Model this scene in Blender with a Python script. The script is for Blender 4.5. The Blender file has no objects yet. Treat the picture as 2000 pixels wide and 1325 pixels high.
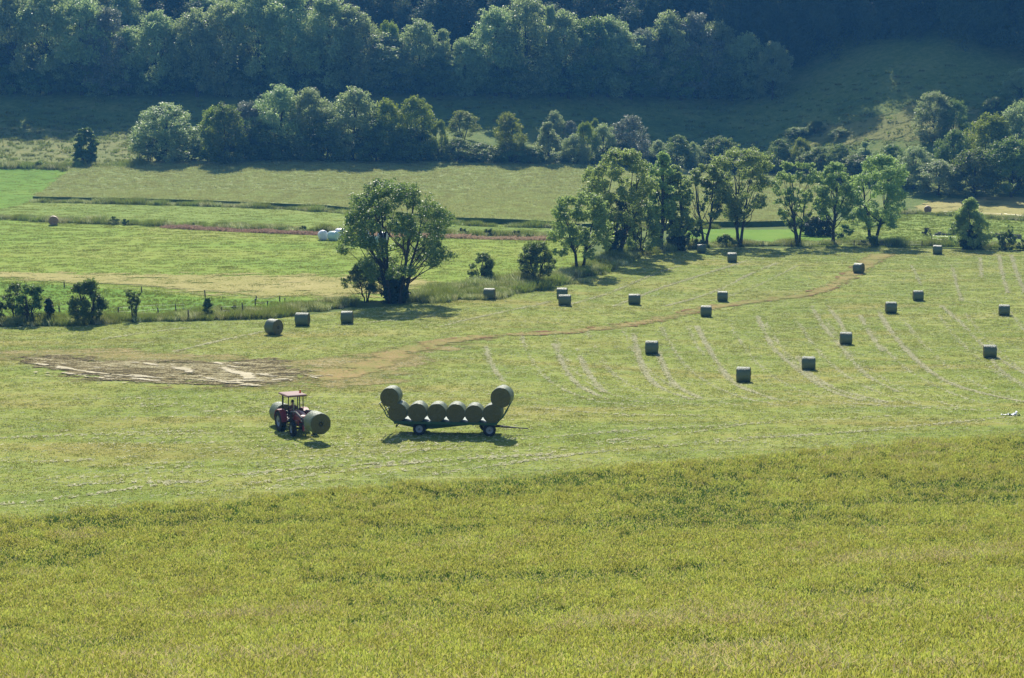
import bpy, math, random
import numpy as np
from mathutils import Vector, Matrix, noise
from mathutils.geometry import delaunay_2d_cdt

S = bpy.context.scene
C = S.collection
R = math.radians

# ------------------------------------------------------------------ camera
F = 2000 * 70 / 36.0
CAMZ = 22.3
PITCH = math.atan(502.5 / F)
cd = bpy.data.cameras.new('camera')
cam = bpy.data.objects.new('camera', cd); C.objects.link(cam)
cd.lens = 70; cd.sensor_width = 36; cd.clip_start = 0.5; cd.clip_end = 3000
cam.location = (0, 0, CAMZ); cam.rotation_euler = (math.pi / 2 - PITCH, 0, 0)
S.camera = cam

# ------------------------------------------------------------------ sky, sun, exposure
SUN_EL = R(42.5)
SHX, SHY = 0.09, -1.0            # ground direction in which the shadows fall
w = bpy.data.worlds.new('World'); S.world = w; w.use_nodes = True
nt = w.node_tree; nt.nodes.clear()
sky = nt.nodes.new('ShaderNodeTexSky'); sky.sky_type = 'NISHITA'; sky.sun_disc = False
sky.sun_elevation = SUN_EL
sky.sun_rotation = math.atan2(-SHX, -SHY)
sky.air_density = 1.0; sky.dust_density = 0.6; sky.ozone_density = 2.0
bg = nt.nodes.new('ShaderNodeBackground'); bg.inputs[1].default_value = 0.085
wo = nt.nodes.new('ShaderNodeOutputWorld')
nt.links.new(sky.outputs[0], bg.inputs[0]); nt.links.new(bg.outputs[0], wo.inputs[0])
sd = bpy.data.lights.new('sun', 'SUN'); sd.energy = 5.0; sd.angle = R(0.5); sd.color = (1, 0.93, 0.8)
so = bpy.data.objects.new('sun', sd); C.objects.link(so)
hv = Vector((SHX, SHY, 0)).normalized() * math.cos(SUN_EL)
so.rotation_euler = Vector((hv.x, hv.y, -math.sin(SUN_EL))).to_track_quat('-Z', 'Y').to_euler()
so.location = (0, 300, 300)
S.view_settings.view_transform = 'Standard'; S.view_settings.look = 'None'
S.view_settings.exposure = 0.68; S.view_settings.gamma = 1
try:
    S.cycles.max_bounces = 6; S.cycles.diffuse_bounces = 2; S.cycles.transmission_bounces = 3
    S.cycles.transparent_max_bounces = 16; S.cycles.volume_bounces = 0
except Exception: pass

# ------------------------------------------------------------------ terrain height
def sstep(a, b, x):
    t = np.clip((x - a) / (b - a), 0, 1); return t * t * (3 - 2 * t)
_px = np.array([-60, 0, 25, 55, 80, 97, 109, 130, 900.]); _pz = np.array([34, 20.6, 13.2, 5.9, 1.9, 0.5, 0.1, 0, 0.])
def _pchip(x):
    # monotone cubic through the near slope's points
    h = np.diff(_px); d = np.diff(_pz) / h
    m = np.zeros(len(_px)); m[0] = d[0]
    for i in range(1, len(_px) - 1):
        m[i] = 0 if d[i-1] * d[i] <= 0 else 2 * d[i-1] * d[i] / (d[i-1] + d[i])
    i = np.clip(np.searchsorted(_px, x) - 1, 0, len(h) - 1)
    t = np.clip((x - _px[i]) / h[i], 0, 1)
    return ((2*t**3-3*t**2+1)*_pz[i] + (t**3-2*t**2+t)*h[i]*m[i] + (-2*t**3+3*t**2)*_pz[i+1] + (t**3-t**2)*h[i]*m[i+1])
def H(x, y):
    x = np.asarray(x, float); y = np.asarray(y, float)
    u = x / np.maximum(y, 60)
    z = _pchip(y - (0.12 + 0.28 * sstep(35, 105, y)) * np.clip(x, -80, 80))
    wr = sstep(-0.03, 0.13, u)
    z = z - 1.2 * wr * sstep(128, 165, y) * (1 - sstep(205, 262, y))
    zl = np.interp(y, [200, 281, 335, 400, 2000], [0, 2.1, 3.3, 9.0, 9.0])
    zr = np.interp(y, [255, 330, 400, 2000], [0, 0.4, 4.2, 4.2])
    z = z + zl * (1 - wr) + zr * wr
    y0 = 412 - 42 * sstep(0.09, 0.22, u)
    t = y - y0
    z = z + 0.42 * (np.log1p(np.exp(np.clip(t / 11, -30, 30))) * 11 * (t < 140) + t * (t >= 140))
    z = z + 0.16 * np.sin(x * 0.07 + y * 0.031) * np.sin(y * 0.055 - x * 0.02) * sstep(120, 170, y) + 0.7 * np.sin(x * .05 + 1) * sstep(425, 470, y)
    return z
def h1(x, y): return float(H(x, y))
_ys = np.concatenate([np.arange(20, 300, 0.5), np.arange(300, 640, 0.5)])
def P(px, py):
    'point of the terrain that shows at a pixel of the 2000 x 1325 photograph'
    dx = (px - 1000) / F; dv = (662.5 - py) / F
    cp, sp = math.cos(PITCH), math.sin(PITCH)
    dy = cp + dv * sp; dz = -sp + dv * cp
    xs = _ys * dx / dy; zs = CAMZ + _ys * dz / dy
    g = H(xs, _ys) - zs
    k = np.argmax(g > 0)
    if g[k] <= 0: k = len(_ys) - 1
    a, b = g[k-1], g[k]
    t = -a / (b - a) if b != a else 0
    Y = _ys[k-1] + t * (_ys[k] - _ys[k-1])
    X = Y * dx / dy
    return Vector((X, Y, h1(X, Y)))

# ------------------------------------------------------------------ materials
MATS = {}
def newmat(name):
    m = bpy.data.materials.new(name); m.use_nodes = True; n = m.node_tree; n.nodes.clear()
    o = n.nodes.new('ShaderNodeOutputMaterial'); MATS[name] = m
    return m, n, o
def ramp(n, fac, stops):
    r = n.nodes.new('ShaderNodeValToRGB'); e = r.color_ramp.elements
    while len(e) < len(stops): e.new(0.5)
    for i, (p, c) in enumerate(stops): e[i].position = p; e[i].color = (*c, 1)
    n.links.new(fac, r.inputs[0]); return r.outputs[0]
def noi(n, vec, scale, detail=4, rough=0.6, dist=0):
    t = n.nodes.new('ShaderNodeTexNoise'); t.inputs['Scale'].default_value = scale
    t.inputs['Detail'].default_value = detail; t.inputs['Roughness'].default_value = rough; t.inputs['Distortion'].default_value = dist
    n.links.new(vec, t.inputs['Vector']); return t.outputs['Fac']
def posvec(n, sc=(1, 1, 1), rot=0):
    g = n.nodes.new('ShaderNodeNewGeometry'); m = n.nodes.new('ShaderNodeMapping')
    m.inputs['Scale'].default_value = sc; m.inputs['Rotation'].default_value = (0, 0, rot)
    n.links.new(g.outputs['Position'], m.inputs['Vector']); return m.outputs[0]
def mixc(n, fac, a, b, mode='MIX'):
    m = n.nodes.new('ShaderNodeMix'); m.data_type = 'RGBA'; m.blend_type = mode
    for k, v in ((0, fac), (6, a), (7, b)):
        if hasattr(v, 'links') or isinstance(v, bpy.types.NodeSocket): n.links.new(v, m.inputs[k])
        else: m.inputs[k].default_value = v if k == 0 else (*v, 1)
    return m.outputs[2]
def mth(n, op, a, b=0.0, c=None):
    m = n.nodes.new('ShaderNodeMath'); m.operation = op
    for k, v in enumerate([a, b] + ([c] if c is not None else [])):
        if isinstance(v, bpy.types.NodeSocket): n.links.new(v, m.inputs[k])
        else: m.inputs[k].default_value = v
    return m.outputs[0]
def bump(n, hgt, strength, dist):
    b = n.nodes.new('ShaderNodeBump'); b.inputs['Strength'].default_value = strength; b.inputs['Distance'].default_value = dist
    n.links.new(hgt, b.inputs['Height']); return b.outputs[0]
def pbsdf(n, o, col, rough=0.9, spec=0.2, nrm=None, metal=0, alpha=None):
    p = n.nodes.new('ShaderNodeBsdfPrincipled')
    if isinstance(col, bpy.types.NodeSocket): n.links.new(col, p.inputs['Base Color'])
    else: p.inputs['Base Color'].default_value = (*col, 1)
    p.inputs['Roughness'].default_value = rough; p.inputs['Metallic'].default_value = metal
    p.inputs['Specular IOR Level'].default_value = spec
    if nrm is not None: n.links.new(nrm, p.inputs['Normal'])
    if alpha is not None: n.links.new(alpha, p.inputs['Alpha'])
    n.links.new(p.outputs[0], o.inputs[0]); return p
def field_mat(name, stops, s1=0.12, s2=1.3, stretch=(1, 1), rot=0, edge=False, bmp=0.25, fleck=None, fine=7.0, spread=0.5, con=1.0, pale=False):
    'mown or grazed ground: two noises picking between the listed colours, fine flecks, edge raggedness'
    m, n, o = newmat(name)
    v = posvec(n, (stretch[0], stretch[1], 1), rot)
    a = noi(n, v, s1, 4, 0.62, 0.4); b = noi(n, v, s2, 5, 0.72)
    c = noi(n, posvec(n, (1, 1, 1)), fine, 3, 0.7)
    f = mth(n, 'ADD', mth(n, 'MULTIPLY', a, 1 - spread), mth(n, 'MULTIPLY', b, spread))
    f = mth(n, 'MULTIPLY_ADD', mth(n, 'SUBTRACT', c, 0.5), 0.6, f); f = mth(n, 'MULTIPLY_ADD', mth(n, 'SUBTRACT', f, 0.5), con, 0.5)
    col = ramp(n, f, stops)
    if pale:
        d = noi(n, posvec(n, (.07, 1.1, 1), .05), 1.0, 3, 0.6); d2 = noi(n, posvec(n, (.5, 2.0, 1), .05), 1.6, 3, 0.7)
        d = mth(n, 'MULTIPLY_ADD', mth(n, 'SUBTRACT', d2, .5), .5, d)
        col = mixc(n, ramp(n, d, [(0.54, (0, 0, 0)), (0.68, (.35, .35, .35))]), col, (0.42, 0.42, 0.17))
        d = noi(n, posvec(n, (.3, 1.2, 1), .02), 0.13, 3, 0.6); col = mixc(n, ramp(n, d, [(0.52, (0, 0, 0)), (0.66, (.4, .4, .4))]), col, (0.31, 0.22, 0.07))
    if fleck:
        d = noi(n, v, s2 * 2.3, 3, 0.8)
        col = mixc(n, ramp(n, d, [(0.60, (0, 0, 0)), (0.70, (1, 1, 1))]), col, fleck)
    al = None
    if edge:
        at = n.nodes.new('ShaderNodeAttribute'); at.attribute_name = 'edge'
        e = mth(n, 'ADD', mth(n, 'MULTIPLY', noi(n, posvec(n, (.5, 1, 1)), 0.45, 4, 0.7), .6), mth(n, 'MULTIPLY', noi(n, posvec(n, (.6, 1.4, 1)), 3.0, 3, 0.8), .4))
        al = mth(n, 'GREATER_THAN', at.outputs['Fac'], mth(n, 'MULTIPLY_ADD', e, 6.5, -2.7))
    hb = mth(n, 'ADD', b, c)
    pbsdf(n, o, col, 0.95, 0.1, bump(n, hb, bmp, 0.25), alpha=al)
    return m
def leaf_mat(name, c1, c2, trans=0.35, gloss=0.35, tcol=None, rough=0.5):
    m, n, o = newmat(name)
    g = n.nodes.new('ShaderNodeNewGeometry'); oi = n.nodes.new('ShaderNodeObjectInfo')
    v = noi(n, g.outputs['Position'], 0.35, 3, 0.6)
    f = mth(n, 'MULTIPLY_ADD', g.outputs['Random Per Island'], 0.55, mth(n, 'MULTIPLY', v, 0.55))
    col = mixc(n, f, c1, c2)
    hs = n.nodes.new('ShaderNodeHueSaturation'); n.links.new(col, hs.inputs['Color'])
    n.links.new(mth(n, 'MULTIPLY_ADD', oi.outputs['Random'], 0.05, 0.475), hs.inputs['Hue'])
    n.links.new(mth(n, 'MULTIPLY_ADD', oi.outputs['Random'], 0.6, 0.7), hs.inputs['Value'])
    d = n.nodes.new('ShaderNodeBsdfPrincipled'); n.links.new(hs.outputs[0], d.inputs['Base Color'])
    d.inputs['Roughness'].default_value = rough; d.inputs['Specular IOR Level'].default_value = gloss
    t = n.nodes.new('ShaderNodeBsdfTranslucent')
    tc = mixc(n, 0.6, hs.outputs[0], tcol or (0.22, 0.30, 0.03)); n.links.new(tc, t.inputs[0])
    mx = n.nodes.new('ShaderNodeMixShader'); mx.inputs[0].default_value = trans
    n.links.new(d.outputs[0], mx.inputs[1]); n.links.new(t.outputs[0], mx.inputs[2]); n.links.new(mx.outputs[0], o.inputs[0])
    return m
def plain(name, col, rough=0.6, spec=0.4, metal=0, dirt=0.35, dcol=(0.12, 0.09, 0.06), sc=5):
    m, n, o = newmat(name)
    tc = n.nodes.new('ShaderNodeTexCoord')
    a = noi(n, tc.outputs['Object'], sc, 5, 0.7)
    c = mixc(n, mth(n, 'MULTIPLY', ramp(n, a, [(0.45, (0, 0, 0)), (0.75, (1, 1, 1))]), dirt), col, dcol)
    pbsdf(n, o, c, rough, spec, None, metal); return m

field_mat('hay_stubble', [(0.22, (0.09, 0.13, 0.02)), (0.40, (0.165, 0.225, 0.032)), (0.52, (0.225, 0.27, 0.045)), (0.64, (0.30, 0.30, 0.075)), (0.80, (0.25, 0.18, 0.06))],
          0.14, 3.2, (0.5, 1.0), 0.06, bmp=0.35, fine=11, spread=0.5, con=1.15, pale=True)
field_mat('rough_grass', [(0.3, (0.05, 0.085, 0.02)), (0.5, (0.10, 0.15, 0.03)), (0.7, (0.20, 0.22, 0.07))], 0.1, 0.8, bmp=0.5)
field_mat('crop_soil', [(0.3, (0.03, 0.045, 0.012)), (0.7, (0.08, 0.09, 0.03))], 0.3, 2.0)
field_mat('bright_pasture', [(0.3, (0.07, 0.15, 0.012)), (0.5, (0.13, 0.25, 0.018)), (0.7, (0.20, 0.27, 0.035))], 0.12, 2.5, bmp=0.35)
field_mat('mown_green', [(0.28, (0.10, 0.18, 0.018)), (0.44, (0.17, 0.265, 0.025)), (0.58, (0.235, 0.285, 0.04)), (0.75, (0.31, 0.27, 0.09))], 0.05, 2.2, (0.65, 1), bmp=0.2, con=.9, spread=.4)
field_mat('tan_stubble', [(0.3, (0.22, 0.24, 0.055)), (0.5, (0.34, 0.31, 0.10)), (0.7, (0.42, 0.36, 0.155))], 0.10, 2.4, (0.8, 1), edge=True, bmp=0.35, fleck=(0.24, 0.19, 0.08))
field_mat('light_grass', [(0.3, (0.11, 0.18, 0.025)), (0.5, (0.185, 0.26, 0.04)), (0.7, (0.26, 0.28, 0.07))], 0.07, 2.2, (.8, 1), bmp=0.25)
field_mat('pale_crop', [(0.3, (0.17, 0.22, 0.07)), (0.5, (0.26, 0.31, 0.11)), (0.7, (0.34, 0.35, 0.15))], 0.08, 2.0, (0.9, 1), bmp=0.5, con=.8)
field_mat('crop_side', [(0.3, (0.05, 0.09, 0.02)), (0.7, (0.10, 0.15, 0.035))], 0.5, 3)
field_mat('meadow', [(0.3, (0.10, 0.14, 0.03)), (0.5, (0.21, 0.24, 0.07)), (0.7, (0.34, 0.30, 0.12))], 0.15, 0.8, bmp=0.7, fleck=(0.06, 0.08, 0.03))
field_mat('hill_grass', [(0.3, (0.08, 0.13, 0.025)), (0.5, (0.15, 0.21, 0.045)), (0.7, (0.25, 0.27, 0.08))], 0.06, 0.8, bmp=0.7, con=1.5)
field_mat('pale_hill', [(0.3, (0.13, 0.16, 0.04)), (0.5, (0.25, 0.26, 0.075)), (0.7, (0.35, 0.32, 0.12))], 0.15, 0.7, (0.3, 1), edge=True, bmp=0.8)
field_mat('track_dirt', [(0.3, (0.18, 0.21, 0.04)), (0.47, (0.235, 0.22, 0.06)), (0.60, (0.32, 0.22, 0.085)), (0.76, (0.40, 0.34, 0.19))], 0.25, 1.5, (1, 1), edge=True, bmp=0.4)
field_mat('track_rut', [(0.3, (0.13, 0.065, 0.025)), (0.7, (0.30, 0.17, 0.075))], 0.3, 2.0, edge=True, bmp=0.4)
field_mat('worn_brown', [(0.32, (0.15, 0.18, 0.04)), (0.48, (0.25, 0.23, 0.065)), (0.60, (0.32, 0.24, 0.09)), (0.74, (0.42, 0.37, 0.20))], 0.2, 1.4, (0.3, 1.0), edge=True, bmp=0.6, con=1.6)
field_mat('mud', [(0.30, (0.06, 0.048, 0.018)), (0.46, (0.16, 0.125, 0.045)), (0.56, (0.27, 0.22, 0.085)), (0.68, (0.52, 0.47, 0.27))], 0.22, 1.2, (0.5, 1.1), edge=True, bmp=1.0, spread=0.65, con=2.0)
field_mat('dried_clay', [(0.3, (0.38, 0.33, 0.19)), (0.7, (0.64, 0.58, 0.42))], 0.4, 2.5, (0.4, 1), edge=True, bmp=0.4)

leaf_mat('ash_leaf', (0.08, 0.15, 0.04), (0.30, 0.40, 0.15), 0.48, 0.5, (.52,.66,.15), .5)
leaf_mat('deep_leaf', (0.04, 0.085, 0.022), (0.17, 0.25, 0.07), 0.36, 0.5, (.32,.44,.07), .5)
leaf_mat('yellow_leaf', (0.11, 0.19, 0.025), (0.26, 0.33, 0.05), 0.48, 0.4, (0.34, 0.40, 0.03))
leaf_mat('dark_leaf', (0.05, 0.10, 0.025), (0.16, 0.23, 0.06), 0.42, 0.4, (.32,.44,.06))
leaf_mat('silver_leaf', (0.13, 0.17, 0.11), (0.26, 0.30, 0.22), 0.30, 0.6, (0.30, 0.34, 0.18))
leaf_mat('wood_leaf', (0.055, 0.11, 0.04), (0.36, 0.45, 0.21), 0.44, 0.6, (0.58, 0.72, 0.24), .5)
leaf_mat('shade_leaf', (0.03, 0.055, 0.025), (0.07, 0.10, 0.045), 0.3, 0.3, (0.14, 0.2, 0.07), .6)  # wood leaf darkened in colour to stand in for shade up the hill
leaf_mat('ivy_leaf', (0.018, 0.035, 0.012), (0.04, 0.065, 0.02), 0.12, 0.4)
leaf_mat('weed_leaf', (0.08, 0.13, 0.025), (0.24, 0.27, 0.09), 0.35, 0.2, (0.3, 0.34, 0.08))
leaf_mat('grass_blade', (0.10, 0.17, 0.02), (0.28, 0.32, 0.08), 0.35, 0.15, (0.32, 0.38, 0.05))
leaf_mat('stubble_blade', (0.17, 0.23, 0.045), (0.40, 0.38, 0.15), 0.3, 0.0, (0.40, 0.40, 0.08), 1)
leaf_mat('wheat_leaf', (0.035, 0.09, 0.03), (0.10, 0.18, 0.035), 0.36, 0.3, (0.16, 0.28, 0.03))
leaf_mat('wheat_ear', (0.27, 0.36, 0.06), (0.54, 0.51, 0.15), 0.44, 0.15, (0.67, 0.69, 0.11))
leaf_mat('oat_panicle', (0.42, 0.38, 0.16), (0.56, 0.49, 0.24), 0.4, 0.1, (0.7, 0.55, 0.25))
leaf_mat('crop_blade', (0.24, 0.30, 0.10), (0.44, 0.46, 0.20), 0.4, 0.1, (0.52, 0.54, 0.20), .8)
leaf_mat('hay_wisp', (0.60, 0.62, 0.34), (0.84, 0.82, 0.52), 0.25, 0.0, (0.8, 0.8, 0.44), 1)
plain('bark', (0.05, 0.042, 0.032), 0.95, 0.1, sc=8)
plain('fence_wood', (0.13, 0.105, 0.08), 0.95, 0.1)
leaf_mat('dry_brush', (0.24, 0.15, 0.10), (0.46, 0.33, 0.23), .4, 0, (.5, .36, .24), 1)
plain('stone', (0.22, 0.19, 0.17), 0.95, 0.1, sc=2)
plain('red_paint', (0.22, 0.012, 0.012), 0.35, 0.5, dirt=0.3)
plain('roof_paint', (0.24, 0.14, 0.13), 0.7, 0.3, dirt=0.25)
plain('black_paint', (0.018, 0.018, 0.02), 0.45, 0.4, dirt=0.3)
plain('rubber', (0.022, 0.022, 0.024), 0.9, 0.2, dirt=0.5, dcol=(0.09, 0.07, 0.05))
plain('rim_paint', (0.30, 0.34, 0.43), 0.4, 0.5, dirt=0.3)
plain('trailer_green', (0.012, 0.085, 0.05), 0.45, 0.4, dirt=0.35)
plain('steel', (0.30, 0.31, 0.33), 0.4, 0.5, 0.7)
plain('wrap_white', (0.74, 0.75, 0.80), 0.3, 0.5, dirt=0.1)
plain('wrap_mint', (0.50, 0.66, 0.60), 0.3, 0.5, dirt=0.1)
plain('plastic_blue', (0.04, 0.13, 0.30), 0.4, 0.5)
plain('skin_tone', (0.42, 0.24, 0.17), 0.6, 0.3, dirt=0.0)
plain('shirt_cloth', (0.20, 0.10, 0.08), 0.9, 0.1, dirt=0.2)
plain('trousers_cloth', (0.03, 0.04, 0.07), 0.9, 0.1, dirt=0.1)
plain('hair_brown', (0.04, 0.025, 0.015), 0.8, 0.2, dirt=0.0)
def lampmat(name, col):
    m, n, o = newmat(name); p = pbsdf(n, o, col, 0.25, 0.6); p.inputs['Transmission Weight'].default_value = 0.4
lampmat('beacon_orange', (0.95, 0.16, 0.02)); lampmat('lamp_glass', (0.8, 0.8, 0.85))
def balemats():
    for nm, base, c2 in (('hay_side', (0.08, 0.11, 0.055), (0.16, 0.20, 0.115)), ('straw_side', (0.36, 0.25, 0.16), (0.50, 0.36, 0.24))):
        m, n, o = newmat(nm); tc = n.nodes.new('ShaderNodeTexCoord'); mp = n.nodes.new('ShaderNodeMapping')
        mp.inputs['Scale'].default_value = (14, 2.5, 2.5); n.links.new(tc.outputs['Object'], mp.inputs[0])
        a = noi(n, mp.outputs[0], 2.2, 4, 0.7)
        pbsdf(n, o, ramp(n, a, [(0.3, base), (0.7, c2)]), 0.45, 0.45, bump(n, a, 1.0, 0.05))
    for nm, base, c2 in (('hay_end', (0.08, 0.08, 0.035), (0.18, 0.165, 0.075)), ('straw_end', (0.24, 0.15, 0.09), (0.40, 0.26, 0.16))):
        m, n, o = newmat(nm); tc = n.nodes.new('ShaderNodeTexCoord'); sx = n.nodes.new('ShaderNodeSeparateXYZ'); n.links.new(tc.outputs['Object'], sx.inputs[0])
        r = mth(n, 'SQRT', mth(n, 'ADD', mth(n, 'MULTIPLY', sx.outputs[1], sx.outputs[1]), mth(n, 'MULTIPLY', sx.outputs[2], sx.outputs[2])))
        cmb = n.nodes.new('ShaderNodeCombineXYZ'); n.links.new(mth(n, 'MULTIPLY', r, 16), cmb.inputs[0])
        n.links.new(sx.outputs[1], cmb.inputs[1]); n.links.new(sx.outputs[2], cmb.inputs[2])
        a = noi(n, cmb.outputs[0], 1.6, 4, 0.8); b = noi(n, tc.outputs['Object'], 22, 3, 0.8)
        f = mth(n, 'ADD', mth(n, 'MULTIPLY', a, 0.55), mth(n, 'MULTIPLY', b, 0.45))
        pbsdf(n, o, ramp(n, f, [(0.35, base), (0.62, c2)]), 0.95, 0.1, bump(n, f, 0.9, 0.04))
balemats()
M = MATS

# ------------------------------------------------------------------ mesh helpers
def link(name, me, mat=None, parent=None, smooth=False):
    o = bpy.data.objects.new(name, me); C.objects.link(o)
    if mat:
        for m_ in (mat if isinstance(mat, (list, tuple)) else [mat]): me.materials.append(M[m_])
    if smooth: me.shade_smooth()
    if parent: o.parent = parent
    return o
def npmesh(name, V, Q, mi=None):
    'mesh from numpy arrays; Q is (n,3) or (n,4)'
    V = np.asarray(V, np.float32); Q = np.asarray(Q, np.int32); k = Q.shape[1]
    me = bpy.data.meshes.new(name)
    me.vertices.add(len(V)); me.vertices.foreach_set('co', V.ravel())
    me.loops.add(Q.size); me.loops.foreach_set('vertex_index', Q.ravel())
    me.polygons.add(len(Q)); me.polygons.foreach_set('loop_start', np.arange(0, Q.size, k, dtype=np.int32))
    if mi is not None: me.polygons.foreach_set('material_index', np.asarray(mi, np.int32))
    me.update(calc_edges=True)
    return me
class MB:
    def __init__(s): s.v = []; s.f = []
    def add(s, vs, fs):
        b = len(s.v); s.v += [tuple(v) for v in vs]; s.f += [tuple(i + b for i in f) for f in fs]
    def box(s, c, d, M4=None, taper=1.0):
        vs = []
        for z in (-1, 1):
            k = taper if z > 0 else 1
            for x, y in ((-1, -1), (1, -1), (1, 1), (-1, 1)): vs.append(Vector((x * d[0] / 2 * k, y * d[1] / 2 * k, z * d[2] / 2)))
        if M4 is not None: vs = [M4 @ v for v in vs]
        c = Vector(c); s.add([v + c for v in vs], [(0, 3, 2, 1), (4, 5, 6, 7), (0, 1, 5, 4), (1, 2, 6, 5), (2, 3, 7, 6), (3, 0, 4, 7)])
    def tube(s, pts, rad, n=8):
        pts = [Vector(p) for p in pts]; rings = []
        for i, p in enumerate(pts):
            t = (pts[min(i + 1, len(pts) - 1)] - pts[max(i - 1, 0)]).normalized()
            a = Vector((0, 0, 1)) if abs(t.z) < 0.9 else Vector((1, 0, 0))
            u = t.cross(a).normalized(); v = t.cross(u)
            r = rad[i] if isinstance(rad, (list, tuple)) else rad
            rings.append([p + (u * math.cos(2 * math.pi * k / n) + v * math.sin(2 * math.pi * k / n)) * r for k in range(n)])
        vs = [q for r_ in rings for q in r_]; fs = []
        for i in range(len(pts) - 1):
            for k in range(n): fs.append((i * n + k, i * n + (k + 1) % n, (i + 1) * n + (k + 1) % n, (i + 1) * n + k))
        fs.append(tuple(range(n - 1, -1, -1))); fs.append(tuple((len(pts) - 1) * n + k for k in range(n)))
        s.add(vs, fs)
    def lathe(s, prof, n=28, c=(0, 0, 0)):
        'profile of (y, r) turned about the local Y axis'
        vs = []; fs = []; c = Vector(c)
        for y, r in prof:
            for k in range(n):
                a = 2 * math.pi * k / n; vs.append(c + Vector((r * math.cos(a), y, r * math.sin(a))))
        for i in range(len(prof) - 1):
            for k in range(n): fs.append((i * n + k, (i + 1) * n + k, (i + 1) * n + (k + 1) % n, i * n + (k + 1) % n))
        s.add(vs, fs)
    def build(s, name, mat, parent=None, smooth=False, bevel=0):
        me = bpy.data.meshes.new(name); me.from_pydata(s.v, [], s.f); me.update()
        o = link(name, me, mat, parent, smooth)
        if bevel:
            b = o.modifiers.new('bevel', 'BEVEL'); b.width = bevel; b.segments = 2; b.limit_method = 'ANGLE'
        return o
def tag(o, label=None, cat=None, group=None, kind=None):
    if label: o['label'] = label
    if cat: o['category'] = cat
    if group: o['group'] = group
    if kind: o['kind'] = kind
    return o
def empty(name, loc, rz=0):
    o = bpy.data.objects.new(name, None); C.objects.link(o); o.location = loc; o.rotation_euler = (0, 0, rz); o.empty_display_size = 0.3
    return o
def copy_tree(o, parent=None):
    c = o.copy(); C.objects.link(c); c.parent = parent
    for ch in [k for k in C.objects if k.parent == o]: copy_tree(ch, c)
    return c

# ------------------------------------------------------------------ the land
def grid_mesh(name, xs, ys, off=0.0):
    X, Y = np.meshgrid(xs, ys); Z = H(X, Y) + off
    V = np.stack([X, Y, Z], -1).reshape(-1, 3); nx = len(xs)
    i, j = np.meshgrid(np.arange(len(ys) - 1), np.arange(nx - 1), indexing='ij'); a = (i * nx + j).ravel()
    return npmesh(name, V, np.stack([a, a + 1, a + nx + 1, a + nx], -1))
xs = np.arange(-262, 263, 3.0)
g = link('ground', grid_mesh('ground', xs, np.arange(-42, 343, 2.5)), 'rough_grass', smooth=True); tag(g, kind='structure')
g = link('hillside', grid_mesh('hillside', xs, np.arange(340.5, 640, 2.5)), 'hill_grass', smooth=True); tag(g, kind='structure')

def pip(poly, X, Y):
    'points inside polygon'
    ins = np.zeros(X.shape, bool); n = len(poly); j = n - 1
    for i in range(n):
        xi, yi = poly[i]; xj, yj = poly[j]
        c = ((yi > Y) != (yj > Y)); 
        with np.errstate(divide='ignore', invalid='ignore'):
            ins ^= c & (X < (xj - xi) * (Y - yi) / (yj - yi + 1e-12) + xi)
        j = i
    return ins
def edgedist(poly, X, Y):
    d = np.full(X.shape, 1e9); n = len(poly)
    for i in range(n):
        ax, ay = poly[i]; bx, by = poly[(i + 1) % n]; ex, ey = bx - ax, by - ay; L = ex * ex + ey * ey + 1e-9
        t = np.clip(((X - ax) * ex + (Y - ay) * ey) / L, 0, 1)
        d = np.minimum(d, np.hypot(X - ax - t * ex, Y - ay - t * ey))
    return d
def world(pxs): return [(P(a, b).x, P(a, b).y) for a, b in pxs]
def densify(poly, step, closed=True):
    out = []; n = len(poly)
    for i in range(n if closed else n - 1):
        a = poly[i]; b = poly[(i + 1) % n]; L = math.hypot(b[0] - a[0], b[1] - a[1]); k = max(1, int(L / step))
        out += [(a[0] + (b[0] - a[0]) * t / k, a[1] + (b[1] - a[1]) * t / k) for t in range(k)]
    if not closed: out.append(poly[-1])
    return out
def sheet(name, poly, res, off, mat, fade=1.0, kind='structure', skirt=0, skirtmat=None):
    b = densify(poly, res); nb = len(b)
    x0, x1 = min(p[0] for p in b), max(p[0] for p in b); y0, y1 = min(p[1] for p in b), max(p[1] for p in b)
    X, Y = np.meshgrid(np.arange(x0, x1, res), np.arange(y0, y1, res)); X = X.ravel() + 0.013; Y = Y.ravel() + 0.017
    k = pip(b, X, Y); X, Y = X[k], Y[k]; k = edgedist(b, X, Y) > res * 0.4; X, Y = X[k], Y[k]
    pts = [Vector(p) for p in b] + [Vector((x, y)) for x, y in zip(X, Y)]
    v, e, f, *_ = delaunay_2d_cdt(pts, [(i, (i + 1) % nb) for i in range(nb)], [], 1, 1e-4)
    vx = np.array([p.x for p in v]); vy = np.array([p.y for p in v])
    V = np.stack([vx, vy, H(vx, vy) + off], -1)
    T = np.array([t for t in f if len(t) == 3], np.int32); mi = None
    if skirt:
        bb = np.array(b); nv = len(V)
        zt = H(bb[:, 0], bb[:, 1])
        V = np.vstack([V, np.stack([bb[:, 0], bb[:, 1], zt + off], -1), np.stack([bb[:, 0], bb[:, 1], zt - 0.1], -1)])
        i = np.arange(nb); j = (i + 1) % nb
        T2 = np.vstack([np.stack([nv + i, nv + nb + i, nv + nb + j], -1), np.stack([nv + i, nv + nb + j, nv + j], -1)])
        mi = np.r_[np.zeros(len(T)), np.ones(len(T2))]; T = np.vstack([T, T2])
    me = npmesh(name, V, T, mi)
    at = me.attributes.new('edge', 'FLOAT', 'POINT'); ed = np.clip(edgedist(b, V[:, 0], V[:, 1]) / fade, 0, 1)
    at.data.foreach_set('value', ed.astype(np.float32))
    o = link(name, me, [mat] + ([skirtmat] if skirtmat else []), smooth=True); tag(o, kind=kind)
    return o
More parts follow.
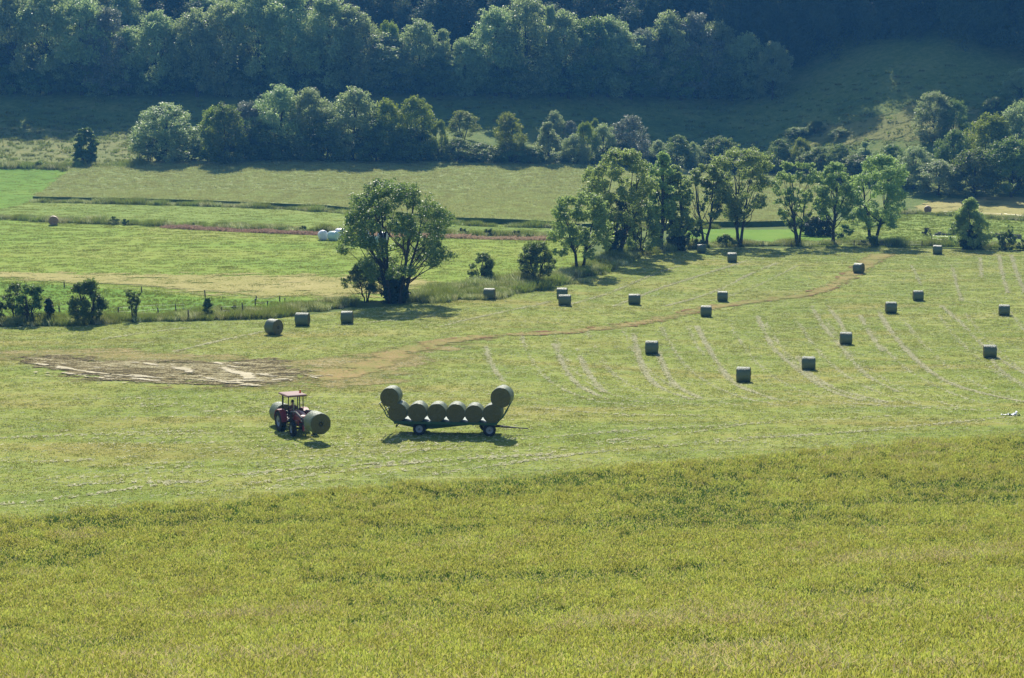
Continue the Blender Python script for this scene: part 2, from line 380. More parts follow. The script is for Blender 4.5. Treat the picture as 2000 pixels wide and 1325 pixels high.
def strip_poly(path, wid):
    'closed polygon around a path in the ground plane; wid one number or one per point'
    n = len(path); L = []; Rr = []
    for i, (x, y) in enumerate(path):
        a = path[max(i - 1, 0)]; b = path[min(i + 1, n - 1)]; dx, dy = b[0] - a[0], b[1] - a[1]; l = math.hypot(dx, dy) or 1
        w_ = (wid[i] if isinstance(wid, (list, tuple)) else wid) / 2
        L.append((x - dy / l * w_, y + dx / l * w_)); Rr.append((x + dy / l * w_, y - dx / l * w_))
    return L + Rr[::-1]
def smooth_path(pts, k=6):
    out = []
    n = len(pts)
    for i in range(n - 1):
        p0, p1, p2, p3 = [Vector(pts[max(0, min(n - 1, j))]) for j in (i - 1, i, i + 1, i + 2)]
        for t in range(k):
            t = t / k; out.append(tuple(0.5 * ((2 * p1) + (-p0 + p2) * t + (2 * p0 - 5 * p1 + 4 * p2 - p3) * t * t + (-p0 + 3 * p1 - 3 * p2 + p3) * t ** 3)))
    out.append(tuple(pts[-1])); return out

# the near wheat slope's edge in the ground plane: y = 113 + 0.39 x
def wedge(x): return 108.6 + 0.415 * x
FAR_EDGE = [(-420, 655), (-200, 650), (0, 640), (130, 640), (260, 632), (390, 630), (520, 626), (600, 617), (690, 606), (800, 597), (880, 590), (960, 576), (1040, 563), (1090, 556), (1140, 545),
            (1180, 525), (1230, 504), (1290, 494), (1400, 486), (1560, 485), (1720, 485), (1860, 488), (2000, 492), (2300, 492)]
fe = world(FAR_EDGE)
hay_poly = [(x, wedge(x)) for x in (-75, -50, -25, 0, 25, 50, 75, 100)] + fe[::-1]
sheet('hay_field', hay_poly, 2.0, 0.05, 'hay_stubble')
# fields of the far valley floor, given by what the photograph shows of their corners
dit = [(x, y - 22) for x, y in FAR_EDGE]
sheet('green_pasture', world([(-300, 640), (0, 632), (260, 622), (520, 612), (640, 600), (690, 592), (600, 588), (500, 587), (390, 583), (270, 570), (120, 559), (0, 553), (-300, 545)]), 3, 0.08, 'bright_pasture')
sheet('mown_meadow', world([(-300, 545), (0, 553), (120, 559), (270, 570), (390, 583), (500, 587), (700, 592), (830, 585), (960, 560), (1060, 545), (1140, 525), (1140, 470), (1060, 466), (880, 462), (640, 455), (420, 448), (300, 443), (120, 436), (0, 431), (-300, 424)]), 3, 0.07, 'mown_green')
sheet('straw_field', world([(-300, 522), (0, 528), (300, 532), (640, 536), (860, 543), (900, 560), (840, 572), (760, 588), (600, 587), (500, 586), (390, 582), (270, 569), (120, 558), (0, 552), (-300, 545)]), 3, 0.14, 'tan_stubble', 5)
sheet('light_field', world([(-300, 425), (0, 430), (120, 435), (300, 442), (420, 447), (640, 454), (880, 461), (1060, 465), (1130, 466), (1130, 452), (960, 440), (640, 415), (400, 404), (120, 397), (60, 396), (-40, 420)]), 3, 0.12, 'light_grass')
sheet('bright_field', world([(-300, 418), (-40, 420), (40, 402), (75, 388), (110, 368), (142, 335), (60, 331), (0, 329), (-300, 322)]), 3, 0.14, 'bright_pasture')
crop_poly = world([(64, 394), (110, 362), (146, 335), (270, 328), (500, 320), (800, 321), (1100, 325), (1350, 335), (1600, 348), (1600, 440), (1400, 444), (1130, 449), (1060, 443), (900, 437), (640, 412), (400, 402), (150, 396)])
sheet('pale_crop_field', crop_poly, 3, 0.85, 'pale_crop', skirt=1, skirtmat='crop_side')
sheet('bright_strip', world([(1330, 480), (1560, 480), (1640, 470), (1560, 450), (1400, 450), (1330, 450)]), 3, 0.16, 'bright_pasture')
sheet('right_pasture', world([(1560, 483), (1720, 483), (1860, 486), (2000, 490), (2300, 492), (2300, 437), (2000, 431), (1800, 420), (1700, 424), (1560, 446)]), 3, 0.10, 'light_grass')
sheet('right_straw_field', world([(1770, 416), (1800, 420), (2000, 431), (2300, 440), (2300, 385), (2000, 383), (1880, 385), (1780, 396)]), 3, 0.14, 'tan_stubble', 1.0)
sheet('rough_meadow', world([(-300, 320), (0, 326), (140, 331), (290, 335), (330, 320), (300, 268), (200, 255), (0, 250), (-300, 245)]), 3, 0.12, 'meadow')
sheet('pale_clearing', world([(1540, 300), (1900, 305), (1930, 280), (1930, 205), (1800, 175), (1740, 215), (1640, 232), (1545, 240)]), 3, 0.12, 'pale_hill', 5)  # patch coloured paler than the hill grass around it
# worn ground in the hay field
trk = smooth_path(world([(560, 745), (650, 735), (720, 715), (800, 685), (880, 668), (960, 657), (1080, 652), (1200, 640), (1300, 622), (1380, 604), (1460, 592), (1560, 580), (1620, 562), (1668, 535), (1700, 512), (1728, 496)]), 5)
nn = len(trk); wd = [max(2.7, 3.8 * max(0, 1 - i / (nn * 0.38)) + 2.2 + 2.0 * max(0, (i / nn - .7) / .3)) for i in range(nn)]
worn = world([(470, 690), (560, 700), (640, 690), (730, 680), (860, 662), (980, 656), (960, 672), (880, 700), (840, 735), (790, 760), (700, 768), (560, 764), (420, 762), (250, 762), (120, 745), (20, 712), (-80, 690), (60, 676), (250, 680)])
sheet('worn_ground', worn, 1.2, 0.075, 'worn_brown', 4)
sheet('dirt_track', strip_poly(trk, wd), 0.8, 0.10, 'track_dirt', 1.2)
for side in (-1, 1):
    rp = []
    for i in range(int(nn * .2), nn):
        a, b = trk[max(i - 1, 0)], trk[min(i + 1, nn - 1)]; dx, dy = b[0] - a[0], b[1] - a[1]; l = math.hypot(dx, dy)
        o_ = 0.85 + 0.8 * max(0, (i / nn - .72) / .28); rp.append((trk[i][0] - dy / l * o_ * side, trk[i][1] + dx / l * o_ * side))
    sheet('wheel_rut', strip_poly(rp, 0.7), 0.8, 0.125, 'track_rut', 0.13)
mud = world([(10, 698), (90, 690), (200, 700), (330, 702), (430, 706), (500, 698), (570, 704), (600, 722), (650, 738), (560, 755), (430, 759), (300, 757), (190, 748), (110, 736), (40, 716)])
sheet('mud_patch', mud, 0.8, 0.11, 'mud', 2.2)
rnd = random.Random(5)
_st = [([(110, 718), (160, 728), (230, 736), (330, 743), (420, 748), (520, 746)], 0.8), ([(230, 716), (300, 722), (360, 728), (400, 741)], 0.5), ([(60, 706), (120, 714), (200, 722), (260, 726)], 0.5),
       ([(335, 722), (358, 724), (378, 733)], 1.3), ([(430, 720), (455, 730), (480, 734), (484, 744)], 1.3), ([(505, 733), (525, 736), (542, 741)], 1.3), ([(410, 708), (440, 716), (470, 722)], 0.7), ([(452, 744), (490, 747), (560, 744)], .7),
       ([(560, 742), (600, 738), (650, 736)], 0.5), ([(470, 755), (505, 756)], 0.9), ([(540, 722), (600, 722)], 0.4), ([(180, 740), (260, 752), (380, 756)], 0.5), ([(600, 748), (640, 744)], 0.5)]
for i in range(34):
    x = rnd.uniform(60, 600); yy = rnd.uniform(704, 752) if 180 < x < 560 else rnd.uniform(712, 738); L_ = rnd.uniform(18, 70); sl = rnd.uniform(-.02, .16) if x < 350 else rnd.uniform(-.12, .25)
    _st.append(([(x, yy), (x + L_ * .5, yy + L_ * .5 * sl + rnd.uniform(-1, 1)), (x + L_, yy + L_ * sl)], rnd.uniform(.35, .9)))
for path, wdt in _st:
    sheet('dried_clay_streak', strip_poly(smooth_path(world(path), 4), wdt), 0.5, 0.15, 'dried_clay', wdt * .33)

# ------------------------------------------------------------------ instanced ground cover (nobody could count it)
def blades(rng, n, size, hgt, wid, lean=0.3, base=None, segs=1):
    'n upright blades inside a square patch: quads narrowing to the tip'
    x = rng.uniform(-size / 2, size / 2, n); y = rng.uniform(-size / 2, size / 2, n)
    a = rng.uniform(0, np.pi, n); h = hgt * rng.uniform(0.6, 1.2, n); w_ = wid * rng.uniform(0.6, 1.4, n)
    lx = rng.normal(0, lean, n) * h; ly = rng.normal(0, lean, n) * h; z0 = np.zeros(n) if base is None else base * rng.uniform(.8, 1.1, n)
    dx, dy = np.cos(a) * w_ / 2, np.sin(a) * w_ / 2
    v = np.stack([np.stack([x - dx, y - dy, z0], -1), np.stack([x + dx, y + dy, z0], -1),
                  np.stack([x + lx * .6 + dx * .8, y + ly * .6 + dy * .8, z0 + h * .62], -1), np.stack([x + lx, y + ly, z0 + h], -1)], 1)
    return v.reshape(-1, 3)
def patch_obj(name, parts):
    'parts: list of (verts of quads, material)'
    V = np.vstack([p[0] for p in parts]); q = np.arange(len(V)).reshape(-1, 4)
    mi = np.concatenate([np.full(len(p[0]) // 4, i) for i, p in enumerate(parts)])
    me = npmesh(name, V, q, mi)
    for p in parts: me.materials.append(M[p[1]])
    return bpy.data.objects.new(name, me)
def ng_scatter(name, pts, scl, patches, kind='stuff', seed=0, label=None, cat=None, pick=None):
    rng = np.random.default_rng(seed); n = len(pts)
    me = bpy.data.meshes.new(name); me.vertices.add(n); me.vertices.foreach_set('co', np.asarray(pts, np.float32).ravel())
    a = me.attributes.new('rot', 'FLOAT', 'POINT'); a.data.foreach_set('value', rng.uniform(0, 6.283, n).astype(np.float32))
    a = me.attributes.new('scl', 'FLOAT', 'POINT'); a.data.foreach_set('value', np.asarray(scl, np.float32))
    a = me.attributes.new('pick', 'INT', 'POINT'); a.data.foreach_set('value', (rng.integers(0, len(patches), n) if pick is None else pick).astype(np.int32))
    o = bpy.data.objects.new(name, me); C.objects.link(o)
    for m_ in patches[0].data.materials: me.materials.append(m_)
    t = bpy.data.node_groups.new(name, 'GeometryNodeTree')
    t.interface.new_socket('Geometry', in_out='INPUT', socket_type='NodeSocketGeometry'); t.interface.new_socket('Geometry', in_out='OUTPUT', socket_type='NodeSocketGeometry')
    gi = t.nodes.new('NodeGroupInput'); go = t.nodes.new('NodeGroupOutput'); iop = t.nodes.new('GeometryNodeInstanceOnPoints')
    j = t.nodes.new('GeometryNodeJoinGeometry')
    for p in reversed(patches):
        oi = t.nodes.new('GeometryNodeObjectInfo'); oi.inputs['Object'].default_value = p; oi.inputs['As Instance'].default_value = True
        t.links.new(oi.outputs['Geometry'], j.inputs[0])
    def att(nm, dt):
        k = t.nodes.new('GeometryNodeInputNamedAttribute'); k.data_type = dt; k.inputs['Name'].default_value = nm; return k.outputs['Attribute']
    cx = t.nodes.new('ShaderNodeCombineXYZ'); t.links.new(att('rot', 'FLOAT'), cx.inputs[2])
    t.links.new(gi.outputs[0], iop.inputs['Points']); t.links.new(j.outputs[0], iop.inputs['Instance']); iop.inputs['Pick Instance'].default_value = True
    t.links.new(att('pick', 'INT'), iop.inputs['Instance Index']); t.links.new(cx.outputs[0], iop.inputs['Rotation']); t.links.new(att('scl', 'FLOAT'), iop.inputs['Scale'])
    t.links.new(iop.outputs[0], go.inputs[0])
    md = o.modifiers.new('scatter', 'NODES'); md.node_group = t
    tag(o, label, cat, kind=kind); return o
def fill(poly, step, jit=0.4, seed=1):
    rng = np.random.default_rng(seed); a = np.array(poly)
    X, Y = np.meshgrid(np.arange(a[:, 0].min(), a[:, 0].max(), step), np.arange(a[:, 1].min(), a[:, 1].max(), step))
    X = X.ravel() + rng.uniform(-jit, jit, X.size) * step; Y = Y.ravel() + rng.uniform(-jit, jit, Y.size) * step
    k = pip(poly, X, Y); X, Y = X[k], Y[k]
    return X, Y
def inview(X, Y, margin=6): return np.abs(X) < 0.262 * Y + margin

# wheat: stalks with leaves below and bearded ears above
def wheat_patch(seed, n, size, k=1.0, oats=0.06, green=0.0):
    rng = np.random.default_rng(seed)
    lo = blades(rng, int(n * 1.2), size, 0.62 * k, 0.024 * k, 0.2)
    fl = blades(rng, int(n * 1.0), size, 0.19, 0.017 * k, 0.4, base=np.full(int(n * 1.0), 0.45))
    m_ = int(n * (1 - green)); ear = []
    x = rng.uniform(-size / 2, size / 2, m_); y = rng.uniform(-size / 2, size / 2, m_); z = 0.64 + rng.normal(0, 0.07, m_)
    L = rng.uniform(0.09, 0.15, m_) * k; W = rng.uniform(0.014, 0.024, m_) * k
    a = rng.uniform(0, 6.28, m_); tilt = np.abs(rng.normal(0.35, 0.3, m_)); dx, dy, dz = np.cos(a) * np.sin(tilt), np.sin(a) * np.sin(tilt), np.cos(tilt)
    for q in range(2):
        b = a + q * np.pi / 2 + 0.4; sx, sy = np.cos(b) * W, np.sin(b) * W
        c = np.stack([x, y, z], -1); d = np.stack([dx * L, dy * L, dz * L], -1); s_ = np.stack([sx, sy, 0 * sx], -1)
        ear.append(np.stack([c, c + d * .5 + s_, c + d, c + d * .5 - s_], 1).reshape(-1, 3))
    ear = np.vstack(ear)
    parts = [(np.vstack([lo, fl]), 'wheat_leaf'), (ear, 'wheat_ear')]
    no = int(n * oats)
    parts.append((blades(rng, max(no, 3) * 3, size, 0.12, 0.02, 0.9, base=np.full(max(no, 3) * 3, 0.80)), 'oat_panicle'))
    return patch_obj('wheat_patch', parts)
rng = np.random.default_rng(11)
wp = [wheat_patch(20 + i, 125, 0.7, 0.92, [.01, .02, .02, .13][i % 4], [.15, .3, .75, 0.2][i % 4]) for i in range(8)]
wpoly = [(-30, 8), (50, 8), (70, wedge(70) - .4), (-60, wedge(-60) - .4)]
X, Y = fill(wpoly, 0.62, 0.35, 3); k = inview(X, Y, 7); X, Y = X[k], Y[k]
def vnoise(X, Y, s, seed):
    return np.array([noise.noise(Vector((x * s, y * s, seed))) for x, y in zip(X, Y)])
nz = vnoise(X, Y * 1.6, 0.11, 3.3) + 0.6 * vnoise(X, Y * 1.5, 0.5, 7.7)
pick = np.select([nz > 0.55, nz < -0.25], [3, 2], default=0) ; pick = np.where((pick == 0), rng.integers(0, 2, len(X)), pick) + 4 * rng.integers(0, 2, len(X))
edge = wedge(X) - Y; pick = np.where((edge < 7) & (rng.random(len(X)) < 0.30), 2 + 4 * rng.integers(0, 2, len(X)), pick)
nb_ = np.clip(1 + 0.13 * nz, .8, 1.2)
ng_scatter('wheat_crop', np.stack([X, Y, H(X, Y)], -1), nb_ * rng.uniform(.92, 1.1, len(X)), wp, seed=4, pick=pick, label='yellow green ripening wheat covering the near slope', cat='wheat')
sheet('wheat_soil', [(-60, 5), (60, 5), (80, wedge(80)), (-70, wedge(-70))], 2.5, 0.03, 'crop_soil')

# short regrowth over the mown hay field
def tuft_patch(seed, n, size, h, w_, mats, lean=.5, cl=7):
    rng = np.random.default_rng(seed); parts = []
    for m_, fr in mats:
        kk = int(n * fr); cx_ = rng.uniform(-size / 2, size / 2, (max(kk // cl, 1), 2)); v = blades(rng, kk, 0.3, h, w_, lean).reshape(-1, 4, 3)
        idx = rng.integers(0, len(cx_), kk); v[:, :, 0] += cx_[idx, 0][:, None]; v[:, :, 1] += cx_[idx, 1][:, None]; parts.append((v.reshape(-1, 3), m_))
    return patch_obj('tuft_patch', parts)
tp = [tuft_patch(50 + i, 170, 1.6, 0.06, 0.035, [('stubble_blade', .75), ('hay_wisp', .08 + .06 * (i % 2)), ('grass_blade', .3)], .6, 2) for i in range(5)]
X, Y = fill(hay_poly, 1.38, 0.4, 5); k = inview(X, Y, 5) & ~pip(mud, X, Y); X, Y = X[k], Y[k]
ng_scatter('stubble_tufts', np.stack([X, Y, H(X, Y) + 0.045], -1), rng.uniform(.7, 1.3, len(X)), tp, seed=6, label='short cut grass regrowing across the hay field', cat='grass')

# rows of loose hay left by the mower
def wisps(name, paths, dens, sig, seed, label):
    rng = np.random.default_rng(seed); out = []
    for path, kk in paths:
        pw = densify(smooth_path(world(path), 5), 0.5, False); 
        for i in range(len(pw) - 1):
            g_ = noise.noise(Vector((pw[i][0] * .22, pw[i][1] * .22, seed))) +   .2 * noise.noise(Vector((pw[i][0] * .9, pw[i][1] * .9, seed)))
            c = int(max(0, dens * kk * (0.9 + 1.4 * g_)))
            if not c: continue
            x = pw[i][0] + rng.normal(0, sig, c); y = pw[i][1] + rng.normal(0, sig, c) + rng.uniform(0, .5, c)
            a = rng.uniform(0, 3.14, c); L = rng.uniform(.05, .18, c); w_ = rng.uniform(.012, .04, c)
            z = H(x, y) + 0.065 + rng.uniform(0, .03, c); t = rng.normal(0, .10, c) * L
            ux, uy = np.cos(a) * L, np.sin(a) * L; px_, py_ = -np.sin(a) * w_, np.cos(a) * w_
            out.append(np.stack([np.stack([x - ux - px_, y - uy - py_, z], -1), np.stack([x + ux - px_, y + uy - py_, z + np.abs(t)], -1), np.stack([x + ux + px_, y + uy + py_, z + np.abs(t) + .02], -1), np.stack([x - ux + px_, y - uy + py_, z + .02], -1)], 1))
    V = np.concatenate(out).reshape(-1, 3)
    o = link(name, npmesh(name, V, np.arange(len(V)).reshape(-1, 4)), 'hay_wisp'); tag(o, label, 'hay', kind='stuff')
rows = [([(1238, 655), (1250, 705), (1268, 742), (1300, 765), (1360, 785)], 1.5), ([(1285, 690), (1300, 725), (1320, 755), (1370, 782)], 1.2), ([(1362, 640), (1385, 685), (1412, 725), (1440, 755), (1520, 785)], 1.2),
        ([(1083, 675), (1100, 715), (1130, 755), (1190, 785)], 1.1), ([(1128, 685), (1145, 725), (1180, 770)], 1.0), ([(948, 680), (960, 715), (985, 750)], .6), ([(1480, 620), (1510, 680), (1560, 725), (1620, 765), (1690, 788)], .9),
        ([(1586, 600), (1610, 640), (1660, 700)], .7), ([(1618, 600), (1640, 630), (1650, 650)], 1.0), ([(1680, 618), (1700, 655), (1725, 690)], .8), ([(1718, 612), (1745, 655), (1775, 690), (1820, 730), (1880, 760), (2000, 788), (2100, 800)], 1.7),
        ([(1560, 700), (1585, 735), (1640, 765), (1740, 790)], .8), ([(1840, 600), (1880, 635), (1935, 690), (2010, 735)], .7), ([(1952, 500), (1958, 535), (1970, 575)], 1.2), ([(1976, 500), (1985, 530), (2003, 575)], 1.2), ([(1915, 505), (1918, 545)], .6),
        ([(1860, 520), (1870, 560), (1880, 590)], .6), ([(1780, 520), (1800, 560)], .4), ([(1930, 690), (1960, 730), (2050, 780)], .6), ([(1660, 700), (1700, 740), (1760, 770)], .8),
        ([(1200, 600), (1290, 565), (1400, 530), (1470, 508)], .8), ([(1300, 600), (1400, 570), (1460, 540), (1520, 515)], .9), ([(1100, 600), (1180, 578), (1260, 545), (1330, 520)], .6), ([(1390, 590), (1480, 560), (1560, 520)], .35),
        ([(860, 640), (980, 612), (1080, 590)], .6), ([(340, 690), (420, 670), (540, 645)], .7), ([(200, 665), (300, 650), (400, 640)], .5), ([(650, 640), (760, 628), (860, 618)], .35),
        ([(0, 990), (140, 975), (300, 952), (420, 942)], .9), ([(500, 948), (640, 928), (760, 913), (900, 900)], .7), ([(140, 952), (260, 946), (420, 945)], .8), ([(0, 906), (80, 906), (190, 902)], .7), ([(850, 930), (1000, 908), (1150, 888), (1300, 875), (1480, 862)], .7),
        ([(430, 935), (600, 918), (760, 908), (900, 900), (1100, 890)], .9), ([(1400, 862), (1600, 852), (1800, 835), (2000, 815)], .7), ([(1200, 845), (1500, 830), (1750, 815)], .5), ([(1650, 790), (1800, 800), (1950, 805)], .5), ([(0, 860), (200, 850), (420, 845)], .35), ([(1050, 800), (1200, 812), (1400, 815)], .45), ([(700, 885), (900, 880), (1100, 868)], .5)]
rr_ = random.Random(12)
for i in range(26):
    y0_ = 775 + 8.6 * i + rr_.uniform(-3, 3); x0_ = rr_.uniform(-60, 500); x1_ = x0_ + rr_.uniform(500, 1300); t0 = .0 + .16 * max(0, (i - 6) / 20)
    ln_ = [(x, y0_ - t0 * (x - 300) * (.6 + .0002 * x) + 2 * math.sin(x * .006 + i)) for x in range(int(x0_), int(x1_), 120)]
    ln_ = [q for q in ln_ if q[1] < 1000 - .078 * q[0] and q[1] > 765]
    if len(ln_) > 2: rows.append((ln_, rr_.uniform(.12, .32)))
for i in range(15):
    xa = 1010 + 68 * i + rr_.uniform(-12, 12); k_ = (xa - 1010) / 1000
    rows.append(([(xa, 655 - 45 * k_), (xa + 18 + 25 * k_, 700 - 40 * k_), (xa + 55 + 45 * k_, 745 - 35 * k_), (xa + 130 + 60 * k_, 782 - 20 * k_), (xa + 260, 800)], rr_.uniform(.14, .34)))
wisps('hay_residue', rows, 24, 0.12, 3, 'pale rows of loose hay left lying on the mown field')
# a thin litter of hay over the whole mown field
rng = np.random.default_rng(8); X, Y = fill(hay_poly, 0.24, 0.5, 9); k = inview(X, Y, 3) & (rng.random(len(X)) < 0.35) ; X, Y = X[k], Y[k]
nz = np.sin(Y * 1.9 + X * .15 + 2 * np.sin(X * .05)) * .5 + np.sin(X * .31 - Y * .6) * .35; k = rng.random(len(X)) < np.clip(.35 + .5 * nz, .05, 1); X, Y = X[k], Y[k]; c = len(X)
a = rng.normal(0, .7, c); L = rng.uniform(.04, .15, c); w_ = rng.uniform(.008, .022, c); z = H(X, Y) + .06; ux, uy, qx, qy = np.cos(a) * L, np.sin(a) * L, -np.sin(a) * w_, np.cos(a) * w_
V = np.stack([np.stack([X - ux - qx, Y - uy - qy, z], -1), np.stack([X + ux - qx, Y + uy - qy, z + .03], -1), np.stack([X + ux + qx, Y + uy + qy, z + .05], -1), np.stack([X - ux + qx, Y - uy + qy, z + .02], -1)], 1).reshape(-1, 3)
o = link('hay_litter', npmesh('hay_litter', V, np.arange(len(V)).reshape(-1, 4)), 'hay_wisp'); tag(o, 'thin scatter of dry grass over the mown field', 'hay', kind='stuff')

# tall grass and weeds along the ditch and the field edges
wpt = [tuft_patch(70 + i, 260, 1.5, .5 + .12 * (i % 3), 0.035, [[('weed_leaf', 1.1), ('grass_blade', .3), ('hay_wisp', .15)], [('weed_leaf', .5), ('crop_blade', .7), ('hay_wisp', .3)], [('grass_blade', .7), ('weed_leaf', .4), ('dark_leaf', .2)]][i % 3], .35) for i in range(6)]
def band(name, path, wid, step, scl, label, seed, pat=None):
    pth = densify(smooth_path(world(path), 4), 2.0, False); poly = strip_poly(pth, [wid * (1 + .35 * math.sin(i * .9 + seed) * math.sin(i * .37)) for i in range(len(pth))])
    X, Y = fill(poly, step, .45, seed); rg = np.random.default_rng(seed)
    ng_scatter(name, np.stack([X, Y, H(X, Y) + .03], -1), scl * np.clip(1 + .8 * vnoise(X, Y, .35, seed), .35, 1.5) * rg.uniform(.7, 1.2, len(X)), pat or wpt, seed=seed, label=label, cat='tall grass')
band('ditch_grass', [(-300, 640), (0, 631), (130, 631), (260, 625), (390, 621), (520, 614), (600, 604), (680, 594)], 4.6, .8, .9, 'tall weedy grass along the ditch left of the big ash', 21)
band('ditch_grass', [(800, 588), (880, 579), (960, 566), (1040, 553), (1090, 545)], 7.0, .8, 1.1, 'tall grass bank between the big ash and the small dark tree', 22)
band('ditch_grass', [(1090, 543), (1140, 533), (1190, 515), (1240, 498), (1300, 486), (1420, 480), (1560, 479), (1720, 479), (1860, 482), (2000, 486), (2200, 487)], 3.4, .9, 1.0, 'tall grass under the row of ash trees', 23)
band('field_edge_grass', [(-300, 428), (0, 429), (110, 434), (300, 441), (420, 446), (640, 453), (880, 460), (1060, 464)], 2.6, 1.0, 1.1, 'dark rough grass between the mown meadow and light field', 24)
band('field_edge_grass', [(-300, 321), (0, 327), (140, 331), (290, 334)], 4.0, 1.1, 1.6, 'dark grassy bank under the lone upper tree', 25)
band('field_edge_grass', [(66, 396), (150, 398), (400, 404), (640, 415), (900, 440), (1060, 446), (1400, 447)], 1.6, 1.0, 1.1, 'dark uneven lower edge of the pale crop', 27)
band('field_edge_grass', [(1740, 415), (1800, 419), (1900, 426), (2000, 432), (2200, 442)], 2.0, 1.0, 1.0, 'grassy ridge under the right hand fence', 26)
pp = [tuft_patch(90 + i, 130, 1.8, 0.16, 0.05, [('grass_blade', .8), ('weed_leaf', .2)]) for i in range(3)]
for nm, px_, sd_, lb in (('pasture_tufts', [(-250, 640), (0, 632), (260, 622), (520, 612), (640, 600), (500, 587), (390, 583), (270, 570), (120, 559), (0, 553), (-250, 545)], 31, 'tufty bright grass of the left pasture'),
                     ('pasture_tufts', [(1560, 483), (1860, 486), (2200, 490), (2200, 437), (2000, 431), (1800, 420), (1700, 424), (1560, 446)], 32, 'tufty grass of the right pasture behind the trees')):
    X, Y = fill(world(px_), 1.7, .45, sd_); rg = np.random.default_rng(sd_)
    ng_scatter(nm, np.stack([X, Y, H(X, Y) + .08], -1), rg.uniform(.6, 1.3, len(X)), pp, seed=sd_, label=lb, cat='grass')
mp_ = [tuft_patch(95 + i, 120, 2.0, 0.08, 0.05, [('stubble_blade', .6), ('grass_blade', .7), ('hay_wisp', .05)], .6, 2) for i in range(3)]
for nm, px_, sd_, lb in (('meadow_tufts', [(-250, 545), (0, 553), (120, 559), (270, 570), (390, 583), (500, 587), (830, 585), (960, 560), (1060, 545), (1140, 525), (1140, 470), (1060, 466), (640, 455), (300, 443), (0, 431), (-250, 424)], 33, 'short tufts over the mown green meadow'),
                     ('meadow_tufts', [(-250, 425), (0, 430), (300, 442), (640, 454), (1060, 465), (1130, 452), (640, 415), (400, 404), (60, 396), (110, 368), (142, 335), (0, 329), (-250, 322)], 34, 'short tufts over the light field beyond the meadow')):
    X, Y = fill(world(px_), 1.8, .45, sd_); rg = np.random.default_rng(sd_); k = inview(X, Y, 6); X, Y = X[k], Y[k]
    ng_scatter(nm, np.stack([X, Y, H(X, Y) + .1], -1), rg.uniform(.6, 1.3, len(X)), mp_, seed=sd_, label=lb, cat='grass')
cp = [tuft_patch(110 + i, 110, 1.4, 0.2, 0.05, [('crop_blade', 1.0), ('stubble_blade', .2)], .25, 2) for i in range(3)]
X, Y = fill(crop_poly, 1.2, .45, 41); k = inview(X, Y, 8); X, Y = X[k], Y[k]; rg = np.random.default_rng(1)
ng_scatter('pale_crop_ears', np.stack([X, Y, H(X, Y) + .85], -1), rg.uniform(.8, 1.3, len(X)), cp, seed=42, label='pale green crop standing in the field below the hedge', cat='crop')
hp = [tuft_patch(130 + i, 60, 1.8, 0.45, 0.12, [('weed_leaf', .6), ('grass_blade', .3)], .5) for i in range(3)]
X, Y = fill(world([(-300, 320), (0, 326), (290, 335), (330, 320), (300, 230), (-300, 230)]), 2.6, .45, 43)
X2, Y2 = fill(world([(1250, 310), (1950, 310), (1990, 150), (1250, 150)]), 3.0, .45, 44); X3, Y3 = fill(world([(-100, 290), (1250, 270), (1250, 192), (-100, 186)]), 3.2, .45, 46); X, Y = np.r_[X, X2, X3], np.r_[Y, Y2, Y3]; rg = np.random.default_rng(2)
ng_scatter('hill_tussocks', np.stack([X, Y, H(X, Y) + .1], -1), rg.uniform(.5, 1.4, len(X)), hp, seed=45, label='rough tussocky grass on the lower hillside', cat='grass')

# ------------------------------------------------------------------ trees
def leaf_cloud(rng, centers, radii, n, size, flat=0.75, shell=0.55, droop=0):
    'leaf clumps as small diamonds spread over many overlapping lobes'
    K = 9; dd = rng.normal(size=(len(centers), K, 3)); dd /= np.linalg.norm(dd, axis=2)[:, :, None]; dd[:, :, 2] = dd[:, :, 2] * flat + .1
    sub = centers[:, None, :] + dd * (radii[:, None] * rng.uniform(.45, .95, (len(centers), K)))[:, :, None]
    radii = np.concatenate([(radii[:, None] * rng.uniform(.22, .46, (len(radii), K))).ravel(), radii * .6]); centers = np.vstack([sub.reshape(-1, 3), centers]); shell = .35
    p = radii ** 2; idx = rng.choice(len(centers), n, p=p / p.sum())
    d = rng.normal(size=(n, 3)); d /= np.linalg.norm(d, axis=1)[:, None]
    r = radii[idx] * (shell + (1 - shell) * rng.random(n) ** .6) * (1 + .10 * rng.normal(size=n))
    off = d * r[:, None]; off[:, 2] *= flat
    c = centers[idx] + off
    nrm = d * .6 + rng.normal(size=(n, 3)) * .7 + np.array([0, 0, .5]); nrm /= np.linalg.norm(nrm, axis=1)[:, None]
    t = np.cross(nrm, rng.normal(size=(n, 3))); t /= np.linalg.norm(t, axis=1)[:, None]; b = np.cross(nrm, t)
    L = size * rng.uniform(.5, 1.3, n)[:, None]; W = L * rng.uniform(.45, .8, n)[:, None]
    return np.stack([c - t * L, c - b * W + t * L * .1, c + t * L, c + b * W + t * L * .15], 1).reshape(-1, 3)
def crown_lobes(rng, Ht, Wd, base, nb, prof, r0, r1, off=(0, 0)):
    t = rng.random(nb) ** 0.85; a = rng.uniform(0, 6.283, nb)
    rr = np.sqrt(rng.random(nb)) * .5 + .42
    R_ = np.interp(t, prof[0], prof[1]) * Wd / 2
    lr = rng.uniform(r0, r1, nb) * Wd; rad = np.clip(R_ * rr, 0, np.maximum(R_ - lr * .6, 0))
    z = base + t * (Ht - base) * .97; z = np.minimum(z, Ht - lr * .55)
    return np.stack([off[0] * t + rad * np.cos(a), off[1] * t + rad * np.sin(a), z], -1), lr
ROUND = ([0, .15, .4, .7, .9, 1], [.55, .85, 1, .85, .5, .2])
ASH = ([0, .2, .45, .75, 1], [.45, .8, 1.0, .85, .35])
CONE = ([0, .2, .5, .8, 1], [.8, 1, .75, .4, .08])
